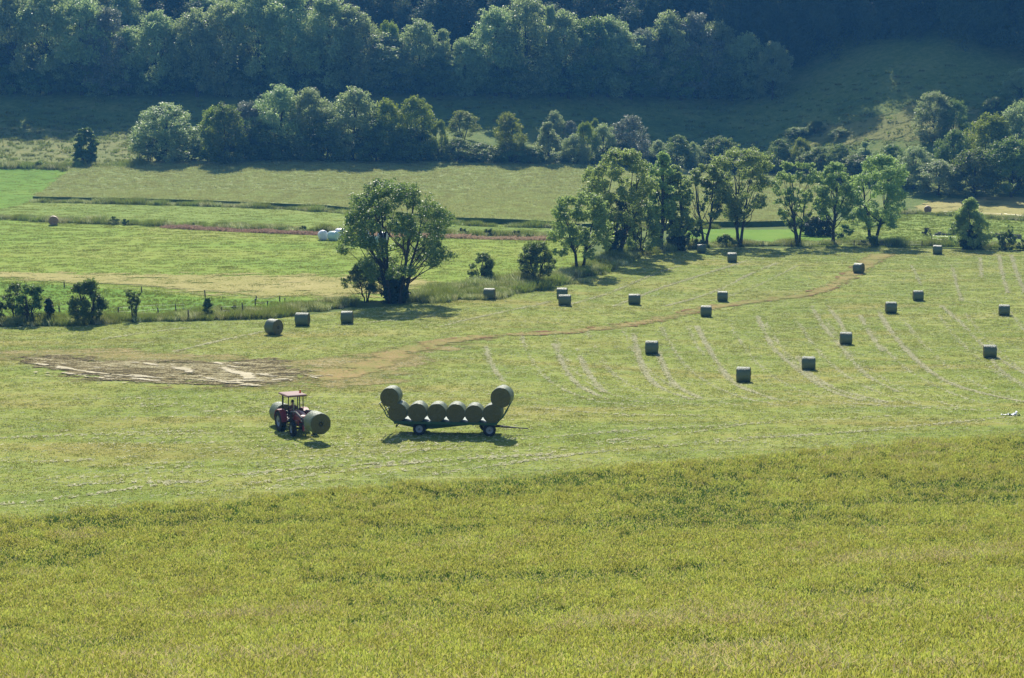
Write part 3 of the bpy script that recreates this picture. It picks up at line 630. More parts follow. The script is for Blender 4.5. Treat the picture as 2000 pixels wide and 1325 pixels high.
BUSH = ([0, .3, .6, .9, 1], [.85, 1, .9, .5, .2])
COLUMN = ([0, .3, .6, .9, 1], [.7, .95, 1, .7, .3])
def limbs(mb, rng, centers, trunks, base, tr, Ht):
    'trunk stems and curved tapered limbs reaching the lobes'
    k = 0
    for (sx, sy, tx, ty, hz) in trunks:
        pts = [Vector((sx + (tx - sx) * t + rng.normal(0, .07), sy + (ty - sy) * t + rng.normal(0, .07), hz * t - (.3 if t == 0 else 0))) for t in np.linspace(0, 1, 8)]
        r = [tr * (1.25 if i == 0 else 1) * (1 - .82 * i / 7) for i in range(8)]
        mb.tube(pts, r, 7)
    for c in centers:
        s = trunks[k % len(trunks)]; best = min(trunks, key=lambda q: (q[2] - c[0]) ** 2 + (q[3] - c[1]) ** 2); s = best if rng.random() < .8 else s; k += 1
        f = min(.92, max(.12, (c[2] / s[4]) * rng.uniform(.35, .7)))
        a = Vector((s[0] + (s[2] - s[0]) * f, s[1] + (s[3] - s[1]) * f, s[4] * f)); b = Vector(c)
        m1 = a.lerp(b, .4) + Vector((0, 0, -.06 * (b - a).length)) + Vector(rng.normal(0, .12, 3)); m2 = a.lerp(b, .75) + Vector(rng.normal(0, .15, 3))
        r = tr * .42 * (1 - f * .6); mb.tube([a, m1, m2, b], [r, r * .7, r * .42, r * .15], 5)
def tree_meshes(seed, Ht, Wd, basef, nb, nleaf, lsize, prof, tr, lmat, stems=1, r0=.10, r1=.17, shell=.55, flat=.8, off=(0, 0), nlimb=26, spread=.25, fork=None):
    rng = np.random.default_rng(seed)
    cs, rs = crown_lobes(rng, Ht, Wd * 1.12, Ht * basef, int(nb * 1.35), prof, r0, r1, off)
    nleaf = int(nleaf * 2.1); lsize *= .62
    me = npmesh('crown', leaf_cloud(rng, cs, rs, nleaf, lsize, flat, shell), np.arange(nleaf * 4).reshape(-1, 4)); me.materials.append(M[lmat])
    mb = MB(); tk = []
    for i in range(stems):
        a = 6.283 * i / stems + rng.uniform(-.4, .4); q = .25 * tr * stems if stems > 1 else 0
        sp = Wd * spread * (1 if stems > 1 else .15)
        tk.append((math.cos(a) * q, math.sin(a) * q, off[0] * .7 + math.cos(a) * sp, off[1] * .7 + math.sin(a) * sp, Ht * rng.uniform(.72, .85)))
    limbs(mb, rng, cs[:nlimb], tk, basef * Ht, tr / (stems ** .5), Ht)
    tm = bpy.data.meshes.new('trunk'); tm.from_pydata(mb.v, [], mb.f); tm.materials.append(M['bark']); tm.update()
    return me, tm
def put_tree(name, loc, me, tm, scale=(1, 1, 1), rz=0, label=None, cat='tree', group=None):
    r = empty(name, loc, rz); r.scale = scale; tag(r, label, cat, group)
    a = bpy.data.objects.new('trunk', tm); C.objects.link(a); a.parent = r
    b = bpy.data.objects.new('crown', me); C.objects.link(b); b.parent = r
    return r
def extra(parent, name, mat, cs, rs, n, size, seed, shell=.6):
    rng = np.random.default_rng(seed)
    me = npmesh(name, leaf_cloud(rng, np.array(cs, float), np.array(rs, float), n, size, 1.0, shell), np.arange(n * 4).reshape(-1, 4)); return link(name, me, mat, parent)
# individually grown near trees: base px, base y, top y, left, right
def grow(name, bx, by, ty, L, Rr, seed, label, lmat='ash_leaf', prof=ASH, basef=.25, nb=70, nleaf=15000, ls=.2, tr=.3, stems=1, ivy=0, cat='tree', group=None, **kw):
    p = P(bx, by); sc = p.y / F; Ht = (by - ty) * sc; Wd = (Rr - L) * sc; ox = ((L + Rr) / 2 - bx) * sc
    if name == 'ash_tree' and group: nleaf = int(nleaf * 1.0); kw['r0'] = kw.get('r0', .10) * .9; kw['r1'] = kw.get('r1', .17) * .88
    me, tm = tree_meshes(seed, Ht, Wd, basef, nb, nleaf, ls, prof, tr, lmat, stems, off=(ox, 0), **kw)
    r = put_tree(name, p, me, tm, label=label, cat=cat, group=group)
    if ivy:
        cs = [(random.Random(seed + i).uniform(-.5, .5) * (1 + ivy * .12), random.Random(seed * 3 + i).uniform(-.5, .5), .4 + i * ivy / 14) for i in range(15)]
        extra(r, 'ivy', 'ivy_leaf', cs, [max(.5, 1.25 - .05 * i) * (.6 + ivy * .06) for i in range(15)], 5200, .16, seed + 5)
    return r
AG = 'ash trees standing along the far edge of the hay field'
grow('ash_tree', 772, 592, 357, 660, 882, 101, 'large spreading ash with several leaning trunks beside the ditch, nearest tree', 'deep_leaf', nb=66, nleaf=18500, tr=.5, stems=6, basef=.24, ivy=2.8, r0=.07, r1=.12, spread=.27, nlimb=60, ls=.19, shell=.5, prof=([0, .2, .45, .75, 1], [.75, .98, 1.0, .8, .4]))
grow('hawthorn_bush', 716, 590, 516, 668, 758, 102, 'grey green hawthorn bush leaning against the foot of the big ash', 'dark_leaf', BUSH, .3, 26, 6500, .13, .16, 5, cat='bush')
grow('round_bush', 940, 549, 494, 916, 965, 103, 'round dark bush on the grass bank right of the big ash', 'dark_leaf', BUSH, .12, 26, 6500, .11, .14, 4, cat='bush')
grow('small_tree', 1048, 556, 473, 1012, 1086, 104, 'small dark round tree on the bank between the bush and the ashes', 'dark_leaf', BUSH, .25, 34, 9000, .13, .22, 2)
grow('ash_tree', 1132, 530, 372, 1066, 1192, 105, 'leftmost ash of the row, thin airy crown with slim trunk showing', 'ash_leaf', ([0, .2, .5, .8, 1], [.8, 1, .85, .75, .4]), .2, 58, 11500, .19, .28, 2, r0=.08, r1=.13, group=AG)
grow('ash_tree', 1203, 502, 294, 1140, 1288, 106, 'tallest ash of the row with dark ivy covered trunk', 'ash_leaf', ASH, .3, 70, 17000, .2, .45, 2, ivy=6.5, group=AG, r0=.08, r1=.14)
grow('ash_tree', 1292, 492, 298, 1262, 1322, 107, 'narrow dark ash rising behind the tallest ash', 'ash_leaf', ASH, .3, 34, 7500, .2, .3, 1, group=AG, r0=.14, r1=.24)
grow('elder_bush', 1250, 497, 388, 1208, 1290, 108, 'pale green elder bush between the two ivy covered ashes', 'ash_leaf', BUSH, .08, 36, 9500, .18, .2, 4, cat='bush')
grow('ash_tree', 1322, 490, 326, 1275, 1352, 109, 'ash with dark ivy thicket at its foot, right of the elder bush', 'ash_leaf', ROUND, .2, 52, 13000, .2, .35, 2, ivy=3.4, group=AG)
grow('ash_tree', 1378, 483, 320, 1330, 1420, 110, 'ash with a straight double trunk just left of the broad ash', 'ash_leaf', ASH, .22, 44, 9500, .2, .3, 2, group=AG, r0=.09, r1=.14)
grow('ash_tree', 1442, 481, 284, 1386, 1512, 111, 'broad topped ash with three close trunks in the middle of the row', 'ash_leaf', ([0, .3, .6, .85, 1], [.35, .8, 1, .85, .4]), .25, 64, 14000, .2, .4, 3, group=AG, r0=.09, r1=.14, spread=.16)
grow('ash_tree', 1557, 481, 318, 1502, 1604, 112, 'fan shaped ash with forked open limbs right of the broad ash', 'ash_leaf', ([0, .3, .6, .85, 1], [.3, .8, 1, .9, .5]), .22, 46, 8000, .2, .3, 3, group=AG, r0=.08, r1=.12, nlimb=40)
grow('ash_tree', 1626, 479, 320, 1598, 1664, 113, 'slender ash with one trunk between the fan shaped and last ash', 'ash_leaf', COLUMN, .28, 36, 7000, .2, .26, 1, group=AG, r0=.14, r1=.22)
grow('ash_tree', 1704, 479, 306, 1648, 1782, 114, 'rightmost ash of the row with wide round crown on one trunk', 'ash_leaf', ROUND, .22, 66, 14500, .2, .36, 2, group=AG, r0=.09, r1=.14)
grow('dark_bush', 1594, 462, 424, 1562, 1630, 115, 'dark rounded bush seen between the fan shaped ash and slender ash', 'ivy_leaf', BUSH, .05, 22, 6500, .2, .15, 3, cat='bush')
grow('thorn_bush', 1648, 470, 440, 1630, 1668, 116, 'low dark bush behind the slender ash trunk', 'dark_leaf', BUSH, .05, 14, 3000, .15, .1, 3, cat='bush')
grow('thorn_bush', 1702, 482, 462, 1684, 1720, 117, 'low dark bush around the foot of the rightmost ash', 'dark_leaf', BUSH, .05, 14, 3000, .12, .1, 3, cat='bush')
grow('thorn_bush', 1420, 482, 458, 1398, 1436, 118, 'low bush at the foot of the broad topped ash', 'dark_leaf', BUSH, .05, 14, 3000, .12, .1, 3, cat='bush')
grow('thorn_bush', 1355, 486, 445, 1335, 1375, 119, 'dark bush at the foot of the double trunked ash', 'dark_leaf', BUSH, .05, 18, 4000, .15, .1, 3, cat='bush')
grow('field_maple', 1896, 488, 389, 1850, 1936, 120, 'bushy dark tree with pointed top standing alone at the right field edge', 'ash_leaf', CONE, .08, 46, 11500, .17, .25, 3, ivy=2.5)
grow('elder_bush', 1962, 489, 452, 1944, 1990, 121, 'small bush near the right picture edge beside the bushy tree', 'dark_leaf', BUSH, .08, 16, 3500, .14, .12, 3, cat='bush')
grow('sapling', 1971, 489, 436, 1964, 1980, 122, 'thin young sapling rising above the small right hand bush', 'ash_leaf', COLUMN, .3, 10, 500, .12, .06, 1, cat='sapling')
grow('elder_bush', 1999, 489, 468, 1986, 2020, 123, 'small dark bush cut by the right picture edge', 'dark_leaf', BUSH, .05, 12, 2500, .14, .12, 3, cat='bush')
grow('thorn_bush', 1810, 462, 446, 1801, 1818, 124, 'tiny round dark bush in the right pasture near the stone wall', 'ivy_leaf', BUSH, .05, 10, 1500, .12, .08, 3, cat='bush')
grow('thorn_bush', 1821, 482, 472, 1815, 1828, 125, 'tiny dark bush just behind the bale near the right pasture', 'ivy_leaf', BUSH, .05, 8, 900, .1, .06, 3, cat='bush')
grow('hawthorn_tree', 30, 632, 553, 8, 50, 126, 'leggy hawthorn with thin bare stem at left, beside the fuller one', 'dark_leaf', COLUMN, .35, 22, 2600, .11, .12, 2, cat='tree', nlimb=22, r0=.13, r1=.22)
grow('hawthorn_tree', 58, 634, 556, 34, 88, 127, 'full two stemmed hawthorn at the left end of the ditch', 'dark_leaf', COLUMN, .15, 34, 6500, .11, .2, 3, cat='tree', r0=.11, r1=.18)
grow('hawthorn_bush', 97, 632, 583, 86, 104, 128, 'narrow ivy clad stump bush right of the full hawthorn', 'ivy_leaf', COLUMN, .05, 14, 2500, .11, .15, 1, cat='bush', r0=.25, r1=.4)
grow('hawthorn_tree', 172, 634, 547, 132, 206, 129, 'dense dark hawthorn standing alone in the left ditch', 'dark_leaf', ([0, .3, .6, .85, 1], [.6, 1, .8, .6, .5]), .1, 40, 10000, .12, .25, 3, cat='tree')
grow('hawthorn_tree', 262, 628, 566, 247, 278, 130, 'small vase shaped hawthorn with thin trunk in the ditch', 'dark_leaf', ([0, .5, .9, 1], [.35, .8, 1, .8]), .3, 18, 2200, .10, .12, 2, cat='tree', r0=.14, r1=.22)
grow('hawthorn_bush', 405, 621, 582, 390, 424, 131, 'low bush with a pointed top between fence posts', 'dark_leaf', CONE, .05, 16, 2500, .10, .1, 3, cat='bush')
grow('hawthorn_bush', 457, 614, 597, 450, 464, 132, 'tiny dark bush between the last ditch fence posts', 'ivy_leaf', BUSH, .05, 8, 900, .08, .06, 3, cat='bush')
grow('hawthorn_bush', 0, 632, 586, -25, 14, 133, 'dark bush cut by the left picture edge beside the ditch', 'dark_leaf', BUSH, .05, 16, 3500, .11, .1, 3, cat='bush')
grow('yew_tree', 167, 327, 251, 142, 193, 134, 'lone dark oval tree on the bank at upper left', 'dark_leaf', ([0, .2, .5, .8, 1], [.5, .9, 1, .65, .25]), .08, 40, 9500, .26, .3, 2)
for i, (bx, by, ty, hw, lb) in enumerate([(48, 430, 420, 8, 'tiny bush beside the left edge of the brown bale'), (222, 440, 424, 11, 'left of the two low bushes on the meadow edge'), (246, 441, 428, 8, 'right of the two low bushes on the meadow edge'),
                                          (378, 445, 436, 4, 'small thistle clump on the meadow edge'), (592, 452, 442, 8, 'low bush on the meadow edge left of the white bales'), (905, 459, 447, 12, 'low bush by the brush row right of the big ash'),
                                          (955, 461, 448, 14, 'low bush midway between the big ash and airy ash'), (1008, 463, 451, 12, 'low bush by the brush row nearest the airy ash'),
                                          (75, 328, 316, 14, 'low bush on the bank left of the lone dark tree'), (215, 333, 322, 18, 'low bush on the bank right of the lone dark tree'), (138, 331, 320, 12, 'low bush touching the lone dark tree on its left')]):
    grow('low_bush', bx, by, ty, bx - hw, bx + hw, 200 + i, lb, 'dark_leaf', BUSH, .03, 8, 900, .13, .06, 3, cat='bush')

# crowns shared by the hedge and the woods on the hill
LIB = {}
def lib(key, n, *a, **k): LIB[key] = [tree_meshes(300 + 17 * i + len(LIB) * 101, *a, **k) for i in range(n)]
lib('round', 5, 17, 13, .06, 60, 12000, .34, ROUND, .4, 'wood_leaf', 1, r0=.11, r1=.19)
lib('yellow', 2, 14, 11, .08, 46, 8500, .30, ROUND, .3, 'yellow_leaf', 2, r0=.11, r1=.18)
lib('silver', 2, 14, 11, .06, 46, 9000, .30, ROUND, .3, 'silver_leaf', 2, r0=.11, r1=.18)
lib('dark', 3, 15, 12, .05, 50, 10000, .32, ROUND, .3, 'dark_leaf', 1)
lib('cone', 2, 15, 9, .05, 50, 9000, .28, CONE, .3, 'wood_leaf', 1)
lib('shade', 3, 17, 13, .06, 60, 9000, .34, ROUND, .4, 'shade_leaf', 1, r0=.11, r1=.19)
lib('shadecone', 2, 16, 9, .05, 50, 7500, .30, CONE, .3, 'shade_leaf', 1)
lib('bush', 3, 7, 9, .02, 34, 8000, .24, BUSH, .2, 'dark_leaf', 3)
BASE = {'shade': (17, 13), 'shadecone': (16, 9), 'round': (17, 13), 'yellow': (14, 11), 'silver': (14, 11), 'dark': (15, 12), 'cone': (15, 9), 'bush': (7, 9)}
rT = random.Random(77)
def stand(key, bx, by, ty, L, Rr, label, name='hedge_tree', group=None, cat='tree', dy=0):
    p = P((L + Rr) / 2, by)
    if dy: p = Vector((p.x, p.y + dy, h1(p.x, p.y + dy)))
    pb = 160 + F * (CAMZ - p.z) / p.y; sc = p.y / F; Ht = max(1.5, (pb - ty) * sc); Wd = max((Rr - L) * sc * 1.04, Ht / 1.45 if key in ('round', 'dark', 'silver') else 0)
    me, tm = rT.choice(LIB[key]); b = BASE[key]; rz = rT.uniform(0, 6.28)
    return put_tree(name, p, me, tm, (Wd / b[1], Wd / b[1], Ht / b[0]), rz, label, cat, group)
HG = 'trees of the hedge line below the hill'
hedge = [('round', 325, 336, 204, 262, 388, 'big bright round tree at the left end of the hedge'),
 ('yellow', 416, 336, 214, 378, 460, 'yellow green tree right of the big round hedge tree'),
 ('dark', 438, 330, 204, 418, 462, 'small grey tree peeping between the yellow green and whitish trees'),
 ('silver', 482, 332, 201, 446, 520, 'whitish leaved tree left of the tallest hedge trees'),
 ('round', 455, 336, 250, 430, 500, 'dark lower tree in front of the whitish one'),
 ('round', 545, 332, 170, 494, 602, 'tall broad tree right of the whitish tree, first of the tall hedge trees'),
 ('dark', 520, 336, 240, 480, 570, 'shaded lower tree below the first tall hedge tree'),
 ('round', 606, 333, 178, 562, 655, 'second of the tall hedge trees with an even top'),
 ('dark', 640, 336, 225, 590, 690, 'shaded lower tree between the second and third tall trees'),
 ('round', 690, 335, 174, 638, 742, 'third tall hedge tree with pale crown'),
 ('dark', 730, 337, 230, 690, 780, 'shaded lower tree right of the third tall hedge tree'),
 ('yellow', 757, 335, 196, 720, 792, 'yellow topped tree right of the third tall hedge tree'),
 ('yellow', 812, 336, 192, 772, 852, 'yellow green spreading tree at the right end of the tall hedge'),
 ('dark', 800, 338, 248, 755, 850, 'shaded lower tree under the yellow green spreading one'),
 ('yellow', 862, 336, 236, 842, 876, 'small yellow green tree ending the tall hedge part'),
 ('dark', 890, 337, 268, 862, 925, 'first low bush of the dip in the hedge'), ('dark', 940, 338, 278, 910, 975, 'lowest bush in the dip of the hedge'),
 ('yellow', 994, 338, 222, 963, 1026, 'pointed yellow green tree alone above the hedge dip'), ('dark', 1000, 339, 275, 965, 1035, 'dark bush under the pointed yellow green tree'),
 ('cone', 1068, 339, 237, 1040, 1100, 'pale cone shaped tree right of the pointed yellow green one'), ('dark', 1035, 340, 284, 1010, 1062, 'low dark bush left of the pale cone shaped tree'),
 ('round', 1120, 340, 262, 1095, 1148, 'low rounded tree between the cone shaped and whitish trees'), ('yellow', 1142, 340, 240, 1122, 1166, 'thin yellowish tree left of the whitish hedge tree'),
 ('round', 1175, 341, 244, 1148, 1205, 'green tree touching the whitish tree on its left'), ('silver', 1230, 342, 227, 1190, 1270, 'star shaped whitish tree in the middle of the hedge'),
 ('dark', 1210, 343, 280, 1160, 1260, 'shaded bush below the star shaped whitish tree'),
 ('round', 1285, 344, 275, 1262, 1310, 'low green tree right of the star shaped whitish tree'), ('dark', 1322, 345, 264, 1290, 1352, 'round dark tree above the tallest ash'),
 ('round', 1352, 346, 278, 1335, 1374, 'small tree between the two round dark hedge trees'), ('dark', 1402, 348, 267, 1368, 1442, 'wide dark tree left of the broad topped ash'),
 ('dark', 1450, 350, 290, 1420, 1500, 'dark bush behind the broad topped ash'), ('dark', 1522, 352, 272, 1490, 1548, 'bushy dark tree right of the broad topped ash'),
 ('yellow', 1560, 352, 270, 1542, 1585, 'yellow tipped bush above the fan shaped ash'), ('dark', 1600, 354, 286, 1572, 1630, 'low hedge bush right of the yellow tipped one'),
 ('dark', 1640, 356, 280, 1612, 1668, 'rounded hedge bush above the slender ash'), ('cone', 1692, 358, 276, 1664, 1712, 'pointed dark tree above the rightmost ash'),
 ('dark', 1670, 362, 300, 1630, 1710, 'shaded bush behind the crown of the rightmost ash'),
 ('dark', 1740, 366, 282, 1705, 1775, 'dark hedge tree right of the pointed dark one'), ('round', 1790, 376, 285, 1745, 1825, 'bushy pale topped tree right of the rightmost ash crown'),
 ('round', 1835, 388, 312, 1790, 1875, 'lower pale topped tree nearest the far straw field'), ('dark', 1865, 372, 254, 1830, 1892, 'dark tree rising beside the right wood'),
 ('yellow', 1925, 370, 225, 1880, 1975, 'yellow green tree at the left side of the right wood'), ('dark', 1900, 392, 290, 1855, 1950, 'dark lower tree in front of the right wood'),
 ('round', 1990, 372, 202, 1940, 2040, 'tallest tree of the right wood at the picture edge'), ('dark', 1970, 394, 270, 1920, 2030, 'dark lower tree at the right wood edge'),
 ('round', 2050, 385, 215, 2000, 2120, 'right wood tree just beyond the picture edge'),
 ('yellow', 902, 275, 217, 876, 936, 'yellowish bush alone on the slope above the hedge dip'), ('round', 1082, 275, 217, 1060, 1102, 'green tree on the slope behind the cone shaped tree'),
 ('silver', 1115, 278, 236, 1100, 1128, 'small greyish bush on the slope behind the hedge'), ('yellow', 1160, 285, 232, 1150, 1172, 'thin yellow shrub poking above the hedge'),
 ('round', 1822, 277, 181, 1784, 1862, 'taller part of the bush clump in the pale clearing'), ('dark', 1862, 279, 195, 1830, 1890, 'darker right half of the bush clump in the pale clearing'),
 ('bush', 1594, 262, 236, 1575, 1612, 'low bush with a lit tip in the shaded slope'), ('bush', 1560, 268, 248, 1530, 1590, 'wide low dark bush in the shaded slope'), ('bush', 1640, 268, 252, 1620, 1660, 'small bush at the edge of the pale clearing'),
 ('round', 1990, 205, 138, 1960, 2030, 'pale topped tree at the right edge above the clearing'), ('dark', 1945, 225, 190, 1920, 1970, 'low bush at the right edge above the clearing')]
for k_, bx, by, ty, L, Rr, lb in hedge: stand(k_, bx, by - ((12 if bx < 1300 else 7) if by > 330 else 0), ty, L, Rr, lb, 'hedge_tree' if k_ != 'bush' else 'hill_bush', HG if by > 330 else None, 'tree' if k_ != 'bush' else 'bush')
# dark shrub layer closing the foot of the hedge
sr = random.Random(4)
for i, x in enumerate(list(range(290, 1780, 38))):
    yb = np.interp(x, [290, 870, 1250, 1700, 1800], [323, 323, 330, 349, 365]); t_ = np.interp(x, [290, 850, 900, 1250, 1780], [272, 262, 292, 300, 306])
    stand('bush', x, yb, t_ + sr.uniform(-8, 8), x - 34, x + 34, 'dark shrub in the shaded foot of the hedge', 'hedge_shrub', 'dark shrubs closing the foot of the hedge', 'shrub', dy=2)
# lower and upper woods on the hill: front trees one can tell apart
front = [('round', 745, 186, 72, 690, 815, 'broad pale topped tree at the left end of the middle wood edge'), ('yellow', 757, 178, 48, 728, 788, 'yellow green tip rising behind the broad pale topped tree'),
 ('round', 815, 184, 44, 788, 846, 'tall narrow tree right of the broad pale topped tree'), ('cone', 862, 186, 60, 834, 896, 'cone shaped tree in the middle wood edge'),
 ('round', 905, 187, 78, 886, 926, 'low tree in the notch left of the big crowns'), ('round', 925, 187, 84, 905, 950, 'low brownish tree under the big crowns'), ('round', 966, 187, 24, 928, 1008, 'large crown left of the highest middle tree'),
 ('round', 1030, 186, -4, 996, 1062, 'highest tree of the middle wood edge'), ('cone', 1080, 188, 14, 1050, 1100, 'pointed tree just right of the highest middle tree'), ('round', 1100, 188, 30, 1062, 1134, 'round crown right of the highest middle tree'),
 ('dark', 1160, 189, 38, 1134, 1182, 'dark crown between the round and pale crowns'), ('round', 1190, 189, 40, 1165, 1210, 'pale peak of the middle wood edge'), ('round', 1215, 190, 60, 1150, 1270, 'wide crown below the pale peak'),
 ('silver', 1255, 190, 62, 1228, 1280, 'greyish crown right of the wide crown'), ('round', 1300, 192, 32, 1262, 1345, 'large round crown, left one of the right hand group'), ('silver', 1355, 192, 32, 1335, 1382, 'whitish tall crown in the right hand group'),
 ('round', 1395, 193, 48, 1365, 1432, 'green crown right of the whitish tall one'), ('round', 1465, 194, 70, 1420, 1500, 'rounded crown near the right end of the middle wood'), ('round', 1512, 195, 88, 1482, 1536, 'last tree at the right end of the middle wood'),
 ('dark', 1430, 197, 100, 1380, 1480, 'shaded lower crown near the right end of the middle wood'), ('dark', 1330, 196, 100, 1280, 1380, 'shaded lower crown under the whitish tall one'),
 ('round', 30, 182, -6, -20, 80, 'tree at the left picture edge of the big wood'), ('round', 95, 184, -12, 50, 145, 'tall tree near the left edge of the big wood'), ('round', 160, 185, 2, 115, 205, 'pale topped tree left of the big wood notch'),
 ('silver', 212, 186, 22, 175, 250, 'whitish tree at the big wood notch'), ('round', 250, 187, 60, 215, 285, 'lower pale tree right of the whitish notch tree'), ('round', 315, 188, 28, 275, 352, 'rounded pale crown right of the notch'),
 ('round', 385, 189, 24, 345, 425, 'grey green crown in the left middle of the big wood'), ('round', 440, 189, 12, 405, 482, 'crown left of the big wood high point'), ('round', 505, 189, -10, 465, 550, 'high crown in the middle of the big wood'),
 ('round', 570, 189, -8, 530, 612, 'high pale crown right of the big wood middle'), ('round', 640, 189, 0, 600, 682, 'crown near the right end of the big wood'), ('round', 695, 188, 22, 655, 735, 'rounded tree ending the big wood on its right'),
 ('dark', 850, 190, 112, 800, 900, 'shaded lower crown in the middle wood edge, left'), ('dark', 1000, 191, 110, 945, 1050, 'shaded lower crown under the highest middle tree'), ('dark', 1110, 192, 112, 1055, 1165, 'shaded lower crown under the round crown'),
 ('dark', 1230, 194, 118, 1180, 1285, 'shaded lower crown under the wide crown')]
for k_, bx, by, ty, L, Rr, lb in front: stand(k_, bx, by, ty, L, Rr, lb, 'woodland_tree', 'trees along the front edge of the hill woods')
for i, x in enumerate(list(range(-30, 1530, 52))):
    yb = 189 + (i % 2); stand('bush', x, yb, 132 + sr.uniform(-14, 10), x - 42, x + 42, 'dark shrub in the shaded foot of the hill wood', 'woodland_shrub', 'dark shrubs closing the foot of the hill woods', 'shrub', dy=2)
# the trees behind them, up the slope
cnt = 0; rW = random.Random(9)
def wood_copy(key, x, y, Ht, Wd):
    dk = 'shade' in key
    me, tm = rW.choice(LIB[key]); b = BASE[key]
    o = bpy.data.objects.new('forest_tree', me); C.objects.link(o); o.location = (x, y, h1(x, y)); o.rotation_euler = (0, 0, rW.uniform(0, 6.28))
    o.scale = (Wd / b[1], Wd / b[1], Ht / b[0]); tag(o, 'leafy tree coloured dark as if in shade, in the wood up the hill' if dk else 'grey green sunlit tree high in the big wood at upper left', 'tree', 'trees of the shaded wood up the hill' if dk else 'sunlit trees high in the big wood')
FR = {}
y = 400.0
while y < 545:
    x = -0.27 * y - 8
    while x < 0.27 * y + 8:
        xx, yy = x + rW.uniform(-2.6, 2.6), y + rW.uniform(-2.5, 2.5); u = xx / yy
        pc = 1000 + F * u; fy = np.interp(pc, [-200, 1528, 1545, 1640, 1760, 1960, 2200], [186, 190, 152, 122, 100, 130, 150]); key = round(pc / 30)  # front line drops at right: trees added there to shade the slope below
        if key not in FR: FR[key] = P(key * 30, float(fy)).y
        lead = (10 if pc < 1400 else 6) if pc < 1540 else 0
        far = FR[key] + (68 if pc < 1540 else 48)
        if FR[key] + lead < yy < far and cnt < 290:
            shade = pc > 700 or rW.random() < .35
            wood_copy(rW.choice(['shade', 'shade', 'shadecone'] if shade else ['round', 'round', 'cone', 'shade']), xx, yy, rW.uniform(14, 19) if pc < 1250 else rW.uniform(20, 25) if pc < 1390 else rW.uniform(26, 31), rW.uniform(10, 13) * (1.15 if pc > 1540 else 1)); cnt += 1  # right-hand trees made taller so their shadows reach down the slope
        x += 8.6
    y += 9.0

# ------------------------------------------------------------------ bales
def bale_mesh(seed, Rd, Ln, n=48):
    'round bale, axis along local X, resting with its lowest point at z = 0; side and ends'
    rg = random.Random(seed); ph = [rg.uniform(0, 6.28) for _ in range(6)]
    side = MB(); prof = [(-.5, .955), (-.485, .985), (-.4, 1), (-.2, 1.004), (0, .998), (.2, 1.004), (.4, 1), (.485, .985), (.5, .955)]
    vs = []; fs = []
    for i, (t, r) in enumerate(prof):
        for k in range(n):
            a = 2 * math.pi * k / n; rr = Rd * r * (1 + .008 * math.sin(3 * a + ph[0] + t * 2) + .006 * math.sin(7 * a + ph[1] - 3 * t)); z = rr * math.sin(a)
            z = max(z, -Rd * .955); vs.append((t * Ln + .012 * math.sin(5 * a + ph[2]), rr * math.cos(a), z))
    for i in range(len(prof) - 1):
        for k in range(n): fs.append((i * n + k, i * n + (k + 1) % n, (i + 1) * n + (k + 1) % n, (i + 1) * n + k))
    side.add(vs, fs)
    ends = []
    for s, i0 in ((-1, 0), (1, len(prof) - 1)):
        vv = [vs[i0 * n + k] for k in range(n)]; rings = [vv]
        for q, bul in ((.8, .02), (.5, .035), (.2, .028)): rings.append([(v[0] + s * bul + rg.uniform(-.012, .012), v[1] * q, v[2] * q) for v in vv])
        b = [v for r_ in rings for v in r_] + [(vv[0][0] + s * .02, 0, 0)]; f = []
        for i in range(3):
            for k in range(n):
                q4 = (i * n + k, i * n + (k + 1) % n, (i + 1) * n + (k + 1) % n, (i + 1) * n + k); f.append(q4 if s < 0 else q4[::-1])
        for k in range(n): f.append((3 * n + k, 3 * n + (k + 1) % n, 4 * n))
        e = MB(); e.add(b, f); ends.append(e)
    return side, ends
BL = []
for i in range(4):
    s_, e_ = bale_mesh(500 + i, .64, 1.2); m1 = bpy.data.meshes.new('net_wrap'); m1.from_pydata(s_.v, [], s_.f); m1.shade_smooth(); BL.append([m1])
    for q in e_: m2 = bpy.data.meshes.new('straw_face'); m2.from_pydata(q.v, [], q.f); m2.shade_smooth(); BL[-1].append(m2)
def bale(name, loc, rz, label, dia=1.28, ln=1.2, mats=('hay_side', 'hay_end'), group=None, tilt=0, cat='hay bale', onground=True, k=[0]):
    k[0] += 1; r = empty(name, loc, rz); 
    a, b, b2 = BL[k[0] % 4]; sc = dia / 1.28
    for nm, me, mt in (('net_wrap', a, mats[0]), ('straw_face', b, mats[1]), ('straw_face', b2, mats[1])):
        if len(me.materials) == 0: me.materials.append(M[mt])
        o = bpy.data.objects.new(nm, me); C.objects.link(o); o.parent = r
        o.location = (0, 0, .64 * .955 * sc if onground else 0); o.scale = (ln / 1.2, sc, sc)
        if o.material_slots[0].material != M[mt]: o.material_slots[0].link = 'OBJECT'; o.material_slots[0].material = M[mt]
    r.rotation_euler = (0, tilt, rz); tag(r, label, cat, group); return r
def gz(p, o=.05): return Vector((p.x, p.y, p.z + o))
FB = 'round hay bales lying scattered over the mown field'
